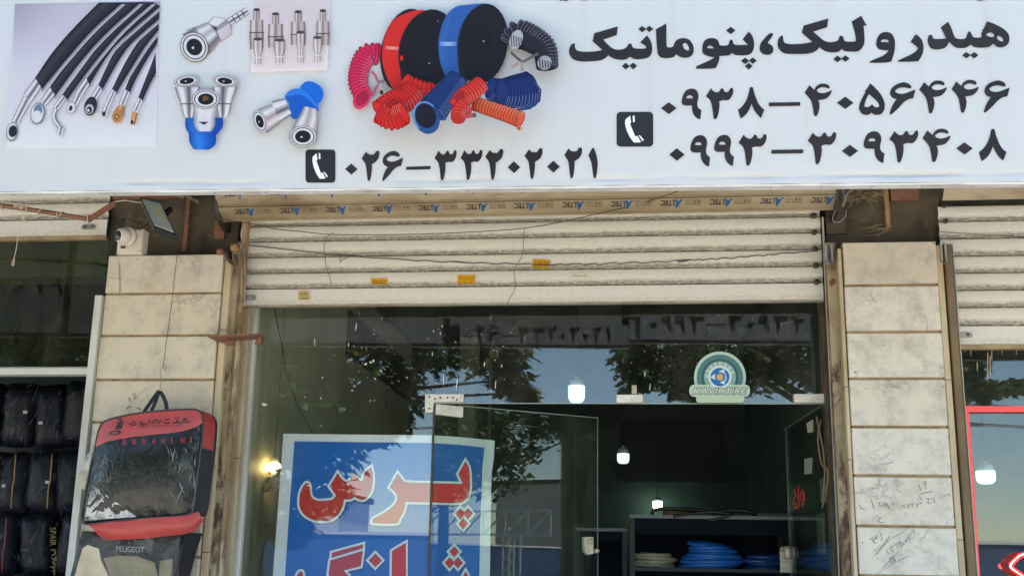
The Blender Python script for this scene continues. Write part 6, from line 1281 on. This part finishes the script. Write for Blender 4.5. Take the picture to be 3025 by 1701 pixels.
tb = mir(770, 1660, D1); tree('leafy street tree mirrored in the left panes', (tb.x, tb.y, .14), 2.6, .13,
 [bl(900, 1200, 10.5, .75, .7, .6), bl(1080, 1080, 10.5, .8, .7, .5), bl(980, 1330, 10.6, .42, .4, .34), bl(930, 1450, 10.7, .46, .4, .36), bl(880, 1300, 10.7, .4, .4, .4), bl(1150, 1180, 10.5, .4, .4, .34), bl(0, 950, 12, 1.2, .9, .8), bl(260, 1000, 11.7, 1, .9, .8), bl(-350, 950, 12, 1.2, .9, .9), bl(450, 1350, 11.5, .8, .8, .7), bl(100, 1300, 12, 1., .8, .8), bl(1080, 1280, 10.6, .42, .4, .16), bl(760, 1150, 11.3, .9, .8, .7), bl(1330, 1010, 10.3, .6, .6, .38), bl(1480, 1040, 10.2, .35, .4, .25), bl(1545, 1160, 10.2, .12, .2, .11), bl(1500, 1120, 10.3, .25, .3, .18), bl(560, 1050, 11.5, 1, .9, .8), bl(1000, 800, 11, 1.6, 1, .7), bl(830, 1065, 10.9, .6, .5, .42), bl(1130, 1240, 10.6, .35, .4, .2), bl(1400, 760, 11, 1.2, .9, .55), bl(860, 1560, 10.8, .3, .3, .2)], 5200, .13, 1)
tb = mir(2560, 1660, 11.5); tree('leafy street tree mirrored in the right pane', (tb.x, tb.y, .14), 2.8, .12,
 [bl(2000, 1090, 10.8, .6, .6, .42), bl(2200, 1080, 11, .75, .7, .5), bl(2400, 1060, 11, .7, .7, .5), bl(1880, 1060, 10.5, .3, .4, .26), bl(1900, 1150, 10.5, .22, .3, .16), bl(2600, 1000, 11.5, .9, .8, .7), bl(2200, 820, 11.5, 1.6, 1, .6), bl(2830, 1080, 11.3, .34, .4, .3), bl(2900, 1150, 11.0, .22, .3, .1), bl(2960, 1140, 11.0, .3, .3, .06), bl(2070, 1185, 11, .4, .4, .15)], 5200, .13, 2)
for i, (x, y, hh, s_, lab) in enumerate(((8.5, -2.6, 3.2, 1.0, 'bushy tree on the kerb a few shops to the right'), (12, -3.75, 3.6, 1.2, 'taller tree on the kerb farther to the right'), (20, -10.8, 4, 1.5, 'tree beyond the road far to the right'), (-11, -2.8, 3.4, 1.1, 'tree on the kerb some shops to the left'))):
    tree(lab, (x, y, .14), hh, .12, [((x, y, hh+.5*s_), (1.3*s_, 1.2*s_, 1.0*s_)), ((x-.9*s_, y+.4, hh+.1), (.9*s_, .9*s_, .7*s_)), ((x+1.0*s_, y-.3, hh+.3), (1*s_, .9*s_, .8*s_)), ((x+.2, y+.8*s_, hh-.4), (.9*s_, .7*s_, .6*s_))]+([((11.6, -2.0, 3.75), (1.0, 1.0, .75)), ((12.4, -1.3, 4.2), (1.0, 1.0, .8))] if i == 1 else []), 900, .2, 20+i)
# blue boundary wall, poles, wires, gantry, far buildings
bw = thing('boundary_wall', 'long blue boundary wall across the road', 'wall', (0, -20, 0)); MB().box((-60, -20.15, 0), (60, -20, 2.05)).build('wall', M('blue_wall', (.035, .085, .2), .8, c2=(.03, .07, .16), scale=1), bw)
MB().box((-60, -20.2, 2.051), (60, -19.95, 2.14)).build('coping', M('white_coping', (.7, .7, .7), .7), bw)
m = MB(); 
for i, x in enumerate((-14, -2.5, 9, 21)):
    tag(MB().tube([(x, -19.2, 0), (x, -19.2, 6.2)], [.11, .07], 8).bar((x-.8, -19.2, 5.7), (x+.8, -19.2, 5.7), .09).bar((x-.6, -19.2, 5.2), (x+.6, -19.2, 5.2), .08).build('utility_pole', M('pole_grey', (.2, .19, .18), .8) if i == 0 else bpy.data.materials['pole_grey']), 'utility pole with two crossarms beside the blue wall, %s' % ('farthest left', 'second from left', 'third from left', 'farthest right')[i], 'utility pole', 'utility poles along the blue wall')
m = MB()
for dz, dx in ((5.76, -.7), (5.76, 0), (5.76, .7), (5.25, -.5), (5.25, .5)):
    for x0_, x1_ in ((-14, -2.5), (-2.5, 9), (9, 21)): m.tube([(x0_+(x1_-x0_)*k/8+dx*.02, -19.2+dx*.3, dz-.25*math.sin(math.pi*k/8)) for k in range(9)], .014, 5, False)
tag(m.build('overhead_wires', WIRE), 'overhead wires strung between the utility poles', 'wire')
gt = thing('sign_gantry', 'white lattice gantry over the road far to the right', 'gantry', (30, -13.2, 0)); GW = M('white_lattice', (.6, .62, .6), .6)
for yy in (-13.1, -24): 
    m = MB()
    for dx, dy in ((0, 0), (.5, 0), (0, .5), (.5, .5)): m.bar((30+dx, yy+dy, 0), (30+dx, yy+dy, 2.35), .06)
    for k in range(5): m.bar((30, yy, .47*k), (30, yy+.5, .47*k+.47), .05); m.bar((30, yy+.5, .47*k+.47), (30, yy, .47*k+.47), .04)
    m.build('post', GW, gt)
m = MB()
for z in (2.35, 3.25): m.bar((30, -25, z), (30, -11.0, z), .08)
for k in range(14): m.bar((30, -25+k, 2.35), (30, -24+k, 3.25), .06); m.bar((30, -24+k, 3.25), (30, -24+k, 2.35), .05)
m.build('lattice_beam', GW, gt)
fb = thing('far_building', 'low white building beyond the blue wall', 'building', (-24, -40, 0)); MB().box((-34, -46, 0), (-14, -40, 4.2)).build('wall', M('white_render', (.55, .54, .5), .8), fb); MB().box((-34.2, -46.2, 4.201), (-13.8, -39.8, 4.5)).build('roof', CONCRETE, fb)
fb = thing('far_building', 'grey block down the road to the right', 'building', (70, -20, 0)); MB().box((64, -34, 0), (84, -16, 7)).build('wall', M('grey_render', (.42, .42, .4), .8), fb); MB().box((63.8, -34.2, 7.001), (84.2, -15.8, 7.3)).build('roof', CONCRETE, fb)
